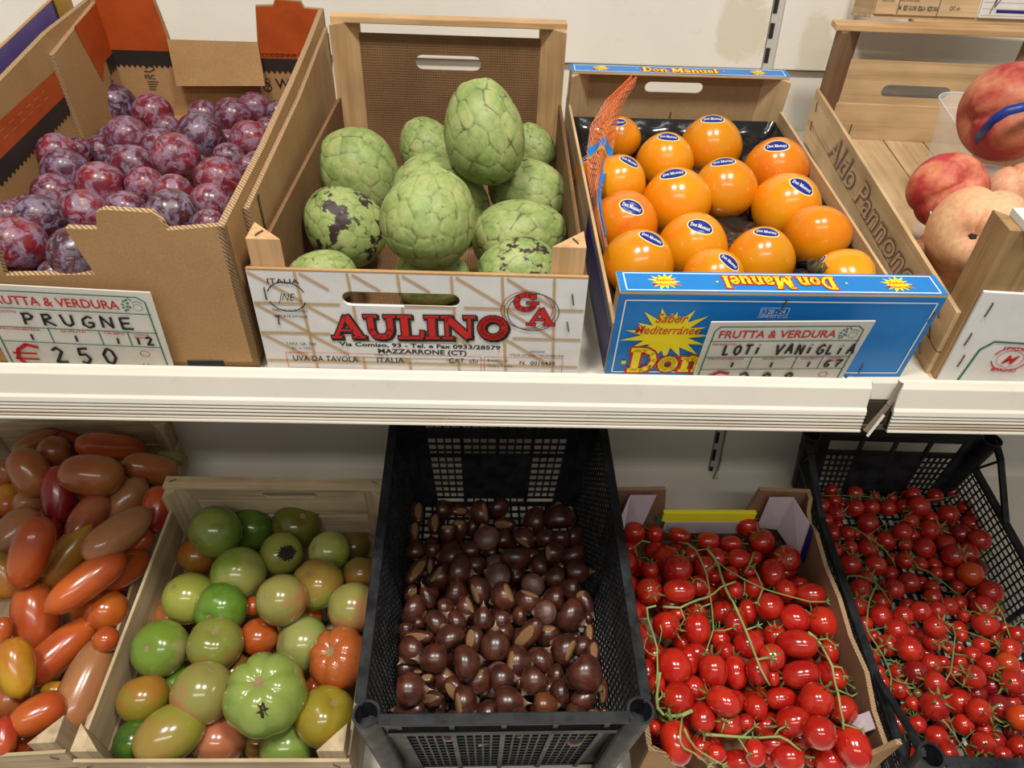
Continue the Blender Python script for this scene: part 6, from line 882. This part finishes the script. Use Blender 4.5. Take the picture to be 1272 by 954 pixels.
def patch(name, fn, cdir, ry, rz, mat, lift=1.012, n=14, rough=0., upv=(0, 0, 1)):
    # a skin patch following the body: centre direction, half sizes in radians
    c = Vector(cdir).normalized(); u = Vector(upv).cross(c); u = u.normalized() if u.length > .01 else Vector((0, 1, 0)); w_ = c.cross(u)
    def P_(a, b):
        d = (c+u*a+w_*b).normalized(); t = math.acos(max(-1, min(1, d.z))); p = math.atan2(d.y, d.x); q = Vector(fn(d.x, d.y, d.z, t, p)); return q*lift
    vs = [P_(0, 0)]; fs = []
    rings = 4
    for k in range(1, rings+1):
        for i in range(n):
            a = 2*math.pi*i/n; rr = (k/rings)*(1+rough*math.sin(i*2.7+1)*(k/rings)); q = P_(ry*rr*math.cos(a), rz*rr*math.sin(a)); vs.append(q if k < rings else q*(1/lift)*.995)
    for i in range(n): fs.append((0, 1+i, 1+(i+1) % n))
    for k in range(rings-1):
        for i in range(n): a = 1+k*n+i; b = 1+k*n+(i+1) % n; fs.append((a, a+n, b+n, b))
    me = bpy.data.meshes.new(name); me.from_pydata([tuple(v) for v in vs], [], fs); me.materials.append(mat); me.polygons.foreach_set('use_smooth', [True]*len(fs)); me.update(); return me
H_s = patch('hilum', f_nut, (.70, .1, -.75), .85, .52, M_hilum, 1.012, 16, .03); H_f = patch('hilum', f_nut, (0, 0, -1), .95, .62, M_hilum, 1.015, 16, .03, (1, 0, 0))
def tipmesh():
    mb = MB(); mb.tube([(0, 0, 1.06), (0, .01, 1.19), (.02, .02, 1.27), (.05, .03, 1.38)], [.13, .07, .035, .01], 7); return mb.mesh('tip', M_tip, True)
T_m = tipmesh()
def calyx(k, R, lift, stem, seed, mat=M_calyx, wd=.13):
    rnd = random.Random(seed); mb = MB()
    for i in range(k):
        a = 2*math.pi*i/k+rnd.uniform(-.2, .2); L_ = R*rnd.uniform(.8, 1.15); o = len(mb.v)
        for j, f in enumerate((0, .35, .7, 1.)):
            rr = L_*f; w_ = wd*(.6, 1., .75, .08)[j]; z = .96+lift*(f**1.6)*rnd.uniform(.6, 1.2)-.10*math.sin(f*3.1)
            for sgn in (-1, 1): mb.v.append((rr*math.cos(a)-sgn*w_*math.sin(a), rr*math.sin(a)+sgn*w_*math.cos(a), z))
            mb.v.append((rr*math.cos(a), rr*math.sin(a), z-.03-.03*(1-f)))
        for j in range(3):
            q = o+j*3; mb.face((q, q+2, q+5, q+3)); mb.face((q+2, q+1, q+4, q+5))
    mb.tube([(0, 0, .90), (0, 0, 1.05), (.06, .03, 1.05+stem*.5), (.16, .05, 1.05+stem)], [.10, .075, .06, .075], 6)
    return mb.mesh('calyx', mat, True)
CAL = {'cherry': [calyx(5, 1.05, .32, .50, s, M_calyx, .12) for s in range(3)], 'dat': [calyx(6, .85, .38, .45, s+5, M_calyx, .085) for s in range(3)]}
def scarmesh(seed, R=.20):
    rnd = random.Random(seed); mb = MB(); n = 16; vs = [(0, 0, 0)]
    for i in range(n): rr = R*(1 if i % 3 else 1.5)*rnd.uniform(.8, 1.15); a = 2*math.pi*i/n; vs.append((rr*math.cos(a), rr*math.sin(a), 0))
    return vs, n
def scar(fn, R, seed, mat, name='stem_scar', c=(0, 0, 1)):
    return patch(name, fn, c, R, R, mat, 1.012, 18, .22)
SC = {'tomA': scar(f_tomato(5, .20, .05), .15, 1, M_scar), 'tomB': scar(f_tomato(3, .12, .03), .12, 2, M_scar), 'tomC': scar(f_tomato(7, .26, .13), .19, 3, M_scar), 'tomP': scar(f_pointed, .12, 4, M_scar), 'long': scar(f_long, .15, 4, M_scar)}
SCC = {'tomA': scar(f_tomato(5, .20, .05), .07, 1, M_crack, 'scar_core'), 'tomB': scar(f_tomato(3, .12, .03), .06, 2, M_crack, 'scar_core'), 'tomC': scar(f_tomato(7, .26, .13), .09, 3, M_crack, 'scar_core'), 'tomP': scar(f_pointed, .05, 4, M_crack, 'scar_core'), 'long': scar(f_long, .07, 4, M_crack, 'scar_core')}
SCX = patch('dark_crack', f_tomato(3, .12, .03), (.1, 0, 1), .42, .55, M_crack, 1.014, 40, .30); SCB = patch('dark_crack', f_tomato(7, .26, .13), (.62, -.25, .72), .12, .20, M_crack, 1.012, 14, .55)
BLD = patch('blossom_end', f_dat, (0, 0, -1), .09, .09, flat('blossom_dot', (.62, .36, .12)), 1.01, 10); PST = patch('stem_dimple', f_plum, (0, 0, 1), .10, .10, flat('plum_stem_scar', (.40, .28, .14), .7), 1.03, 10); PCH = patch('stem_cavity', f_peach, (0, 0, 1), .11, .09, M_crack, 1.03, 12, .15)
def stickermesh():
    def pp(a, b, l):
        d = Vector((a, b, 1)).normalized(); t = math.acos(d.z); p = math.atan2(d.y, d.x); return Vector(f_kaki(d.x, d.y, d.z, t, p))*l
    mb = MB()
    for mi_, A, B, l in ((0, .275, .46, 1.006), (1, .235, .415, 1.0085)):
        n = 26; o = len(mb.v); mb.v.append(tuple(pp(0, 0, l)))
        for k_ in (1, 2, 3):
            for i in range(n): a = 2*math.pi*i/n; mb.v.append(tuple(pp(A*k_/3*math.cos(a)*(1+.0*B), B*k_/3*math.sin(a), l)))
        for i in range(n): mb.face((o, o+1+i, o+1+(i+1) % n), mi_)
        for k_ in range(2):
            for i in range(n): a = o+1+k_*n+i; b = o+1+k_*n+(i+1) % n; mb.face((a, a+n, b+n, b), mi_)
    def ln(pts, w_, m, l):
        for i in range(len(pts)-1):
            (x0, y0), (x1, y1) = pts[i], pts[i+1]; d = math.hypot(x1-x0, y1-y0) or 1; nx, ny = -(y1-y0)/d*w_/2, (x1-x0)/d*w_/2
            o = len(mb.v)
            for (x, y) in ((x0-nx, y0-ny), (x1-nx, y1-ny), (x1+nx, y1+ny), (x0+nx, y0+ny)): mb.v.append(tuple(pp(-y, x, l)))
            mb.face((o, o+1, o+2, o+3), m)
    word = 'Don Manuel'; tot = sum(SL[c_][0] for c_ in word); k_ = 0.66/tot; cx = 0
    for c_ in word:
        for pts, wt in SL[c_][1]: ln([(-.33+(cx+a)*k_, -.075+b*.15) for a, b in pts], wt*.10, 2, 1.0105)
        cx += SL[c_][0]
    return mb.mesh('sticker', [M_cream, flat('sticker_navy', (.01, .02, .22), .3), M_wprint], False)
STK = stickermesh()
COLS = {
'P': {'r': ((.20, .013, .018), (.10, .010, .022)), 'v': ((.11, .016, .036), (.14, .022, .040)), 'b': ((.045, .014, .035), (.10, .014, .024)), 'm': ((.13, .011, .020), (.06, .010, .024)), 'd': ((.045, .012, .018), (.085, .020, .020))},
'T2': {'G': ((.17, .27, .035), (.30, .36, .07)), 'Gd': ((.05, .12, .015), (.10, .18, .02)), 'Ol': ((.29, .20, .03), (.17, .17, .02)), 'Gx': ((.30, .38, .06), (.42, .42, .08)), 'L': ((.30, .42, .05), (.46, .48, .12)), 'Od': ((.12, .11, .02), (.16, .12, .02)),
 'O': ((.50, .12, .02), (.42, .20, .03)), 'Go': ((.27, .32, .05), (.42, .26, .05)), 'B': ((.40, .19, .04), (.32, .22, .04)), 'Y': ((.45, .42, .08), (.36, .38, .06)), 'K': ((.52, .21, .09), (.34, .32, .08)), 'g': ((.10, .21, .02), (.15, .28, .03)), 'P': ((.50, .21, .08), (.45, .14, .04)),
 'R': ((.55, .07, .015), (.50, .10, .02)), 'Ok': ((.34, .30, .12), (.17, .27, .03)), 'Or': ((.45, .19, .06), (.26, .28, .05)), 'Gk': ((.30, .38, .09), (.38, .40, .12)), 'Rd': ((.58, .09, .018), (.52, .13, .03)), 'Oy': ((.34, .27, .03), (.46, .21, .03)), 'gg': ((.20, .31, .05), (.30, .39, .08)),
 'Yo': ((.50, .31, .03), (.38, .30, .03)), 'Yg': ((.36, .34, .05), (.42, .28, .06)), 'S': ((.54, .17, .08), (.50, .20, .09)), 'Gl': ((.27, .38, .07), (.33, .42, .10))},
'T1': {'r': ((.42, .035, .018), (.50, .08, .02)), 'o': ((.56, .12, .02), (.50, .08, .02)), 'b': ((.36, .10, .03), (.42, .15, .04)), 'g': ((.22, .24, .05), (.30, .28, .06)), 'R': ((.27, .016, .020), (.33, .03, .02)), 'oy': ((.62, .28, .03), (.50, .11, .02)), 'n': ((.38, .17, .07), (.50, .20, .08)),
 'p': ((.42, .09, .045), (.50, .15, .07)), 'y': ((.48, .27, .03), (.45, .17, .03)), 'Y': ((.64, .36, .02), (.56, .20, .02)), 'O': ((.58, .15, .02), (.56, .11, .02))},
'C': {'': ((.48, .012, .008), (.58, .030, .010))}, 'R': {'': ((.42, .014, .010), (.52, .030, .012)), 'd': ((.22, .008, .010), (.30, .012, .012)), 'o': ((.62, .075, .010), (.55, .05, .01)), 'g': ((.26, .16, .05), (.2, .12, .04))},
'K': {'': ((.080, .022, .012), (.036, .011, .007)), 'o': ((.15, .045, .014), (.10, .026, .01)), 'p': ((.12, .050, .036), (.070, .028, .020)), 's': ((.085, .024, .013), (.04, .012, .008)), 'f': ((.075, .022, .012), (.04, .012, .008))},
'D': {'': ((.86, .26, .004), (.80, .31, .006)), 'o': ((.78, .15, .005), (.80, .23, .005)), 'y': ((.74, .42, .03), (.82, .32, .006))},
'A': {'r': ((.38, .028, .030), (.60, .22, .11)), 'c': ((.70, .44, .24), (.72, .36, .19)), 'p': ((.62, .24, .14), (.70, .38, .22))}, 'G': {}}
KIND = {'P': ('plum', 'plum', 'plum'), 'G': ('cherimoya', 'cherimoya', 'cherimoya'), 'D': ('persimmon', 'persimmon', 'persimmon'), 'A': ('peach', 'peach', 'peach'), 'T2': ('tomato', 'tomato', 'tomato'), 'T1': ('long_tomato', 'tomato', 'long tomato'),
        'C': ('plum_tomato', 'tomato', 'plum tomato'), 'R': ('cherry_tomato', 'tomato', 'cherry tomato'), 'K': ('chestnut', 'chestnut', 'chestnut')}
GRP = {'P': 'plums in the brown carton', 'G': 'cherimoyas in the white-fronted crate', 'D': 'persimmons in the blue crate', 'A': 'peaches in the clear punnets', 'T2': 'green tomatoes in the wooden crate', 'T1': 'long tomatoes in the left crate',
       'C': 'plum tomatoes in the cardboard tray', 'R': 'cherry tomatoes in the right black crate', 'K': 'chestnuts in the black crate'}
DESC = {'P': {'r': 'red plum with pale bloom', 'v': 'violet plum thick with bloom', 'b': 'blue-bloomed purple plum', 'm': 'mottled crimson plum', 'd': 'dark blackish plum'},
 'T1': {'r': 'red', 'o': 'bright orange', 'b': 'brownish orange', 'g': 'small olive green', 'R': 'dark crimson', 'oy': 'orange-yellow', 'n': 'tan pinkish', 'p': 'pinkish red', 'y': 'olive yellow', 'Y': 'bright yellow', 'O': 'plain orange'},
 'T2': {'G': 'large lime green', 'Gd': 'dark green', 'Ol': 'olive brown', 'Gx': 'cracked yellow-green', 'L': 'pale lime', 'Od': 'shaded dark olive', 'O': 'orange', 'Go': 'green and orange', 'B': 'brownish orange', 'Y': 'yellow-green', 'K': 'pink and green', 'g': 'vivid green', 'P': 'peach-coloured', 'R': 'red',
        'Ok': 'grey-olive and green', 'Or': 'olive and orange', 'Gk': 'light green cracked', 'Rd': 'ribbed red-orange', 'Oy': 'mustard yellow', 'gg': 'very large ribbed green', 'Yo': 'golden orange', 'Yg': 'egg-shaped yellow-green', 'S': 'salmon', 'Gl': 'light green'},
 'C': {'': 'red plum tomato'}, 'R': {'': 'red cherry tomato', 'd': 'dark red cherry tomato', 'o': 'orange-red cherry tomato', 'g': 'tiny brownish green tomato'},
 'K': {'': 'glossy brown chestnut', 'o': 'orange-brown chestnut', 'p': 'dull pinkish chestnut', 's': 'chestnut with tan base sideways', 'f': 'chestnut showing its tan base'}}
ORD = 'first second third fourth fifth sixth seventh eighth ninth tenth eleventh twelfth thirteenth fourteenth fifteenth sixteenth seventeenth eighteenth nineteenth twentieth'.split()
PLACE = {'P': 'of carton', 'T1': 'of crate', 'T2': 'of crate', 'C': 'of tray', 'R': 'of right crate', 'K': 'of heap'}
MANUAL = {
'G': ['topmost tall egg-shaped cherimoya on the heap', 'cherimoya at the back left, leaning on the side board', 'cherimoya half hidden behind the topmost one, to its left', 'small cherimoya peeping out right behind the topmost one', 'cherimoya with a big black blotch at the left front', 'large round cherimoya at the centre front', 'cherimoya wedged behind the large centre one', 'brown-flecked cherimoya at the right side, behind the lower right one', 'wide cherimoya lying low at the right front', 'blackish-flecked cherimoya showing over the panel at the right post', 'cherimoya showing over the panel below the large centre one', 'cherimoya barely showing over the panel at the left'],
'D': ['persimmon at the back left, against the net bag', 'yellow persimmon with a small dark spot, second from left in back', 'persimmon farthest back at the top centre', 'persimmon touching the net bag, second from the back on left', 'persimmon in the very centre below the farthest one', 'reddish persimmon with a scratched crown at back right', 'persimmon left of the centre one, with stained flank', 'orange persimmon with puckered crown at the left side', 'persimmon at the right side below the scratched one', 'large persimmon at the left front corner', 'persimmon beside the empty tray cup, sticker upright', 'persimmon right of the empty tray cup, sticker edge-on', 'wide persimmon at the right with dried calyx below its sticker', 'persimmon half hidden by the front rail at centre', 'yellow persimmon half hidden by the front rail at right', 'red-orange persimmon seen through the net bag'],
'A': ['deep red peach on top in the back punnet', 'cream peach under the blue band in the back punnet', 'dark red peach at the left of the front punnet', 'large cream peach with deep stem hollow', 'blushed peach at the right edge of the front punnet', 'pinkish peach low at the left bottom of the front punnet', 'peach beneath the large cream one, behind the front post']}
TOMSHAPE = {'gg': 'tomC', 'Rd': 'tomC', 'Yo': 'tomA', 'Go': 'tomA', 'Or': 'tomA', 'Ol': 'tomA', 'g': 'tomA', 'Gx': 'tomB', 'Ok': 'tomB', 'K': 'tomP', 'L': 'tomP', 'Y': 'tomP', 'Yg': 'tomP', 'S': 'tomB', 'G': 'tomB', 'Gk': 'tomB', 'O': 'tomB'}
def orient(loc, ax, vz, s):
    z_ = ax.normalized(); x_ = vz-z_*vz.dot(z_)
    if x_.length < .15: x_ = z_.orthogonal() if vz.length < .5 else Vector((0, 0, 1))-z_*z_.z
    x_.normalize(); y_ = z_.cross(x_); R_ = Matrix((x_, y_, z_)).transposed().to_4x4()
    return Matrix.Translation(loc) @ R_ @ Matrix.Diagonal((s[0], s[1], s[2], 1))
def child(nm, me, o): c_ = bpy.data.objects.new(nm, me); COL.objects.link(c_); c_.parent = o; return c_
def put(cr, q, i, label):
    x, y, z, ra, rb, ax, ay, az, vx, vy, vw, key, mode, hascal = q; ra /= 1e4; rb /= 1e4; rm = math.sqrt(ra*rb)
    loc = Vector((x/1e4, y/1e4, z/1e4+CAMZ)); ax = Vector((ax, ay, az)); vz = Vector((vx, vy, vw)).normalized(); s = {0: (rm, rm, rm), 1: (rb, rb, ra), 2: (ra, ra, rb)}[mode]
    nm, cat, _ = KIND[cr]
    if cr in 'CR' and not hascal and mode == 0 and i < 400 and (i*37) % 10 < 6: ax = ax.normalized()+vz*.95
    pass; rnd = random.Random(i*7+len(cr)*31+ord(cr[0])); mk = None
    if cr == 'P': me = ME['plum']
    elif cr == 'G': me = CH[i % 3]
    elif cr == 'D': me = ME['kaki']; s = (rm*1.02, rm*1.02, rm*.98)
    elif cr == 'A': me = ME['peach']; s = (rm*1.03, rm*1.03, rm*1.03)
    elif cr == 'T2': mk = TOMSHAPE.get(key, 'tomB'); me = ME[mk]; s = tuple(k_*1.02 for k_ in s)
    elif cr == 'T1': mk = 'long' if mode == 1 else 'tomP'; me = ME['long2' if mk == 'long' and i in (0, 8, 12, 18, 15, 29, 33) else mk]
    elif cr == 'C': me = ME['dat']; s = (rm, rm, rm*1.05) if mode == 0 else s
    elif cr == 'R': me = ME['cherry']
    else:
        me = ME['nutp'] if key == 'p' else ME['nut']; side = (vz.cross(Vector((rnd.uniform(-1, 1), rnd.uniform(-1, 1), rnd.uniform(-.3, .3))))).normalized()
        inpl = (ax.normalized()-vz*ax.normalized().dot(vz)); inpl = inpl.normalized() if inpl.length > .1 else side
        if key == 'f': ax = -vz*1.0+inpl*.55; s = (rb*1.12, ra*1.06, rm) if mode == 1 else (rm*1.05,)*3; vz = inpl.cross(vz) if mode == 1 else vz
        else:
            ax = inpl+vz*(.12 if hascal else -.15)
            if hascal == 0 and mode == 1: s = (rb, rb*.95, ra*.92)
            s = tuple(k_*1.08*rnd.uniform(.93, 1.06) for k_ in s)
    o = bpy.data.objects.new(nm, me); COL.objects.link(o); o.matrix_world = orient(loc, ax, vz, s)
    tag(o, label, cat, GRP[cr]); c_ = COLS[cr].get(key) or COLS[cr].get('')
    if c_:
        j = rnd.uniform(.88, 1.12)*{'T2': .74, 'T1': .82, 'C': .80, 'R': .82, 'D': .92}.get(cr, 1.); o['c1'] = [min(1, v*j) for v in c_[0]]; o['c2'] = [min(1, v*j) for v in c_[1]]
    if cr == 'G': o['blot'] = .16 if key == 'k' else (.05 if i in (7, 3) else -.02)
    if cr == 'P' and hascal: child('stem_scar', PST, o)
    if cr == 'D': child('sticker', STK, o)
    if cr == 'A' and hascal and key == 'c': child('stem_cavity', PCH, o)
    if cr in ('T2', 'T1') and hascal: child('scar_core', SCC[mk], child('stem_scar', SC[mk], o))
    if key == 'Gx': child('dark_crack', SCX, o)
    if key == 'gg': child('dark_crack', SCB, o)
    if cr == 'K':
        if key == 's': child('hilum', H_s, o)
        elif key == 'f': child('hilum', H_f, o)
        if key not in ('f', 'p') and hascal: child('tip', T_m, o)
    if cr in ('C', 'R') and (hascal or (i < 400 and ax.dot(vz) > -.3*ax.length and rnd.random() < .68)): child('calyx', CAL['dat' if cr == 'C' else 'cherry'][i % 3], o)
    elif cr == 'C' and i % 4 == 0: child('blossom_end', BLD, o)
    return o
for cr, rows in FRUIT.items():
    labels = [None]*len(rows); Mi = FR[cr].inverted(); loc = [Mi @ Vector((q[0]/1e4, q[1]/1e4, q[2]/1e4+CAMZ)) for q in rows]
    if cr in MANUAL: labels = MANUAL[cr]
    else:
        per = {'P': 7, 'T1': 6, 'T2': 6, 'C': 11, 'R': 15, 'K': 12}[cr]; order = sorted(range(len(rows)), key=lambda i: loc[i].y); nr = math.ceil(len(rows)/per)
        for r_ in range(nr):
            ids = sorted(order[r_*per:(r_+1)*per], key=lambda i: loc[i].x)
            for j, i in enumerate(ids):
                ds = DESC[cr][rows[i][11]]
                if cr == 'T1': ds += ' long tomato' if rows[i][12] == 1 else ' tomato'
                if cr == 'T2': ds += ' tomato'
                if rows[i][13] and cr in ('T1', 'T2'): ds = 'scarred '+ds
                if rows[i][13] and cr in ('C', 'R'): ds += ' with calyx up'
                side = 'leftmost' if j == 0 else ('rightmost' if j == len(ids)-1 else (ORD[j]+' from left'))
                rw = 'front row' if r_ == 0 else ('back row' if r_ == nr-1 else ORD[r_]+' row from front')
                labels[i] = '%s, %s, %s %s' % (ds, side, rw, PLACE[cr])
    for i, q in enumerate(rows): put(cr, q, i, labels[i])
for cr, (r0, pts) in FILL.items():
    Mi = FR[cr].inverted(); LC = [Mi @ Vector((x/1e4, y/1e4, z/1e4+CAMZ)) for x, y, z in pts]; od = sorted(range(len(pts)), key=lambda i: LC[i].y); LB = {}
    for r_ in range(0, len(pts), 8):
        for j, i in enumerate(sorted(od[r_:r_+8], key=lambda i: LC[i].x)): LB[i] = 'deep-lying %s, %s from left, %s row from front of lower layer' % (KIND[cr][2], ORD[j], ORD[r_//8])
    key = {'P': 'm', 'T2': 'B', 'T1': 'o', 'C': '', 'R': '', 'K': ''}.get(cr)
    for i, (x, y, z) in enumerate(pts):
        rnd = random.Random(i+900); a = Vector((rnd.uniform(-1, 1), rnd.uniform(-1, 1), rnd.uniform(-.6, .6))); k_ = int(r0*1e4)
        o = put(cr, (x, y, z, int(k_*.98), k_, a.x*100, a.y*100, a.z*100, 0, -60, 80, key, 0, 0), i+500, LB[i])
        o['group'] = 'lower layer of '+GRP[cr]
# ---- vines
order_v = {}
VL = {'C': ['short vine at the back left of the plum tomatoes', 'vine curling down left of the cut pale stem', 'pale forked vine with cut round end across the middle', 'short twig right of the yellow strip', 'thick branching vine left of the middle', 'thin vine running down the left edge of the tray', 'vine arching down the right side of the tray', 'horizontal vine above the front edge of the tray', 'thick vine with white cut end at the front left corner'],
      'R': ['vine over the back left of the cherry tomatoes', 'vine slanting across the middle toward the right', 'long vine with broad green node down the left side', 'vine tangle in the middle of the cherry tomatoes', 'vine at the right edge beside the crate grid', 'small vine above the front rim of the right crate', 'thin vine along the back left row', 'thin vine along the back right row']}
for (cr, rm, main, brs) in VINES:
    k_ = order_v.get(cr, 0); order_v[cr] = k_+1; rm *= .001
    W_ = lambda L_: [Vector((a/1e4, b/1e4, c_/1e4+CAMZ)) for a, b, c_ in L_]
    m_ = W_(main); mb = MB(); n = len(m_); rs = [rm*(1.1-.35*i/n)*(1+.12*math.sin(i*1.7)) for i in range(n)]; base = m_[0].copy()
    mb.tube([p-base for p in m_], rs, 7, 0, True, 1)
    o = mb.build('tomato_vine', [M_vine2 if cr == 'C' else M_vine, M_vcut if rm > .0016 else M_vine], None, smooth=True); o.location = base; tag(o, 'green '+VL[cr][k_] if k_ != 2 or cr != 'C' else VL[cr][k_], 'vine', 'tomato vines')
    for b in brs:
        b_ = W_(b)
        if len(b_) < 2: continue
        mb = MB(); n = len(b_); mb.tube([p-base for p in b_], [rm*(.62-.12*i/n) for i in range(n)], 6)
        # dry little sepals where the twig ends
        e = b_[-1]-base; d_ = (b_[-1]-b_[-2]).normalized(); u_ = d_.orthogonal().normalized(); w_ = d_.cross(u_)
        for q in range(5):
            a_ = 2*math.pi*q/5; t_ = e+d_*.004+(u_*math.cos(a_)+w_*math.sin(a_))*.0065; mb.tube([e, e+d_*.003+(u_*math.cos(a_)+w_*math.sin(a_))*.003, t_], [rm*.55, rm*.5, .0001], 4)
        mb.build('side_twig', M_vine2 if cr == 'C' else M_vine, o, smooth=True)
dc = empty('dried_calyx', FR['D'] @ Matrix.Translation((.0735, .094, .064)) @ Matrix.Scale(.010, 4)); tag(dc, 'dried brown persimmon calyx standing behind the blue front rail', 'calyx')
dm = flat('dried_calyx_brown', (.15, .12, .055), .8, .2, .5)
for q in range(6):
    mb = MB(); a_ = q*1.05+.4; r_ = .35+.25*(q % 3); h_ = 1.0-.25*(q % 2); pts = [Vector((0, 0, -1.2)), Vector((r_*.7*math.cos(a_), r_*.7*math.sin(a_), -.3)), Vector((r_*math.cos(a_), r_*math.sin(a_), .4*h_)), Vector((r_*.6*math.cos(a_+.5), r_*.6*math.sin(a_+.5), h_))]
    mb.tube(pts, [.22, .30, .26, .05], 6); mb.build('dried_sepal', dm, dc, smooth=True)
# ---- net bag along the left of the persimmons
NB = [((-.0855, .40, .1182), (-.0753, .40, .1185)), ((-.119, .36, .1086), (-.0971, .36, .1092)), ((-.1390, .33, .0918), (-.1058, .33, .0926)), ((-.1440, .30, .0775), (-.1120, .30, .0785)), ((-.1450, .26, .0690), (-.1250, .26, .0695)), ((-.1450, .22, .0640), (-.1360, .22, .0645)), ((-.1455, .17, .0640), (-.1405, .17, .0645)), ((-.1460, .08, .0670), (-.1435, .08, .0675))]
nb = empty('net_bag', FR['D']); tag(nb, 'crumpled orange net bag with blue and yellow band beside the persimmons', 'bag')
def nbp(u, v, off=0.):
    f_ = v*(len(NB)-1); i = min(int(f_), len(NB)-2); t_ = f_-i; a = Vector(NB[i][0]).lerp(Vector(NB[i+1][0]), t_); b = Vector(NB[i][1]).lerp(Vector(NB[i+1][1]), t_)
    return a.lerp(b, u)+Vector((0, -.3, 1))*(.006*math.sin(u*9+v*7)+.010*math.sin(math.pi*u)+off)
mb = MB()
for s_ in (-1, 1):
    for k_ in range(-16, 17):
        pts = []
        for j in range(41):
            v = j/40; u = .5+s_*(v*2.2)+k_*.13
            if 0 <= u <= 1: pts.append(nbp(u, v*.72))
            elif len(pts) > 1: mb.tube(pts, .00055, 4); pts = []
            else: pts = []
        if len(pts) > 1: mb.tube(pts, .00055, 4)
mb.build('net_mesh', M_net, nb)
mb = MB()
def ribbon(u0, u1, v0, v1, off, m, nu=4, nv=24):
    o = len(mb.v)
    for j in range(nv+1):
        for i in range(nu+1): mb.v.append(tuple(nbp(u0+(u1-u0)*i/nu, v0+(v1-v0)*j/nv, off)))
    for j in range(nv):
        for i in range(nu): q = o+j*(nu+1)+i; mb.face((q, q+1, q+nu+2, q+nu+1), m)
ribbon(.0, 1.0, 0, .95, -.0012, 0, 8, 30)
mb.build('film_strip', M_film, nb, fix=False, smooth=True); mb = MB()
ribbon(.05, 1.0, .40, .455, .0012, 0, 6, 6); ribbon(.60, 1.0, .50, .92, .0008, 0, 3, 20); mb.build('label_band', M_blue, nb, fix=False, smooth=True); mb = MB()
ribbon(.05, .95, .455, .475, .0012, 0, 6, 3); ribbon(.50, .62, .50, .92, .0009, 0, 2, 20); mb.build('label_edge', M_must, nb, fix=False, smooth=True)
# ---- punnets
def punnet(cx, cy, w_, l_, h_, rot, label, band):
    r = empty('plastic_punnet', FR['A'] @ Matrix.Translation((cx, cy, .006)) @ Matrix.Rotation(rot*D2R, 4, 'Z')); tag(r, label, 'container', 'clear plastic punnets'); mb = MB()
    def loop(w2, l2, z, rad, n=7):
        pts = []
        for sx_, sy_, a0 in ((1, 1, 0), (-1, 1, 90), (-1, -1, 180), (1, -1, 270)):
            for i in range(n): a = (a0+90*i/(n-1))*D2R; pts.append(Vector((sx_*(w2-rad)+rad*math.cos(a), sy_*(l2-rad)+rad*math.sin(a), z)))
        return pts
    lv = [loop(w_/2*.84, l_/2*.88, 0, .018), loop(w_/2*.86, l_/2*.90, .004, .022), loop(w_/2*.93, l_/2*.95, h_*.5, .026), loop(w_/2, l_/2, h_, .030), loop(w_/2+.004, l_/2+.004, h_+.0005, .033), loop(w_/2+.0045, l_/2+.0045, h_-.005, .033)]
    n = len(lv[0])
    for L_ in lv: mb.v += [tuple(p_) for p_ in L_]
    for k_ in range(len(lv)-1):
        for i in range(n): mb.face((k_*n+i, k_*n+(i+1) % n, (k_+1)*n+(i+1) % n, (k_+1)*n+i))
    mb.face(range(n)); o = mb.build('tub', M_clear, r, smooth=True); so = o.modifiers.new('wall', 'SOLIDIFY'); so.thickness = .0006
    mb = MB(); L_ = lv[4]; mb.tube(L_+[L_[0]], .0011, 6, cap=False); mb.build('rim', M_rim, r, smooth=True)
    return r
p1 = punnet(-.022, .215, .165, .190, .078, -14, 'clear plastic punnet of peaches standing in front, near the post', 0); p2 = punnet(.066, .430, .150, .190, .088, -6, 'clear plastic punnet of peaches standing behind, with blue band', 0)
mb = MB(); 0 and mb.tube([(-.080, .05, .078), (-.060, .075, .100), (-.01, .085, .116), (.04, .08, .108), (.082, .06, .078)], .0022, 6); 
BD = [BAND]
mb = MB(); 
for a_, b_ in BD[0]: mb.v += [a_, b_]
for i in range(len(BD[0])-1): mb.face((2*i, 2*i+1, 2*i+3, 2*i+2))
o = mb.build('label_band', flat('royal_blue_band', (.015, .04, .24), .35), None, fix=False, smooth=True); so = o.modifiers.new('t', 'SOLIDIFY'); so.thickness = .0005; o.parent = p2; o.matrix_parent_inverse = (p2.matrix_world.inverted() @ FR['A'])
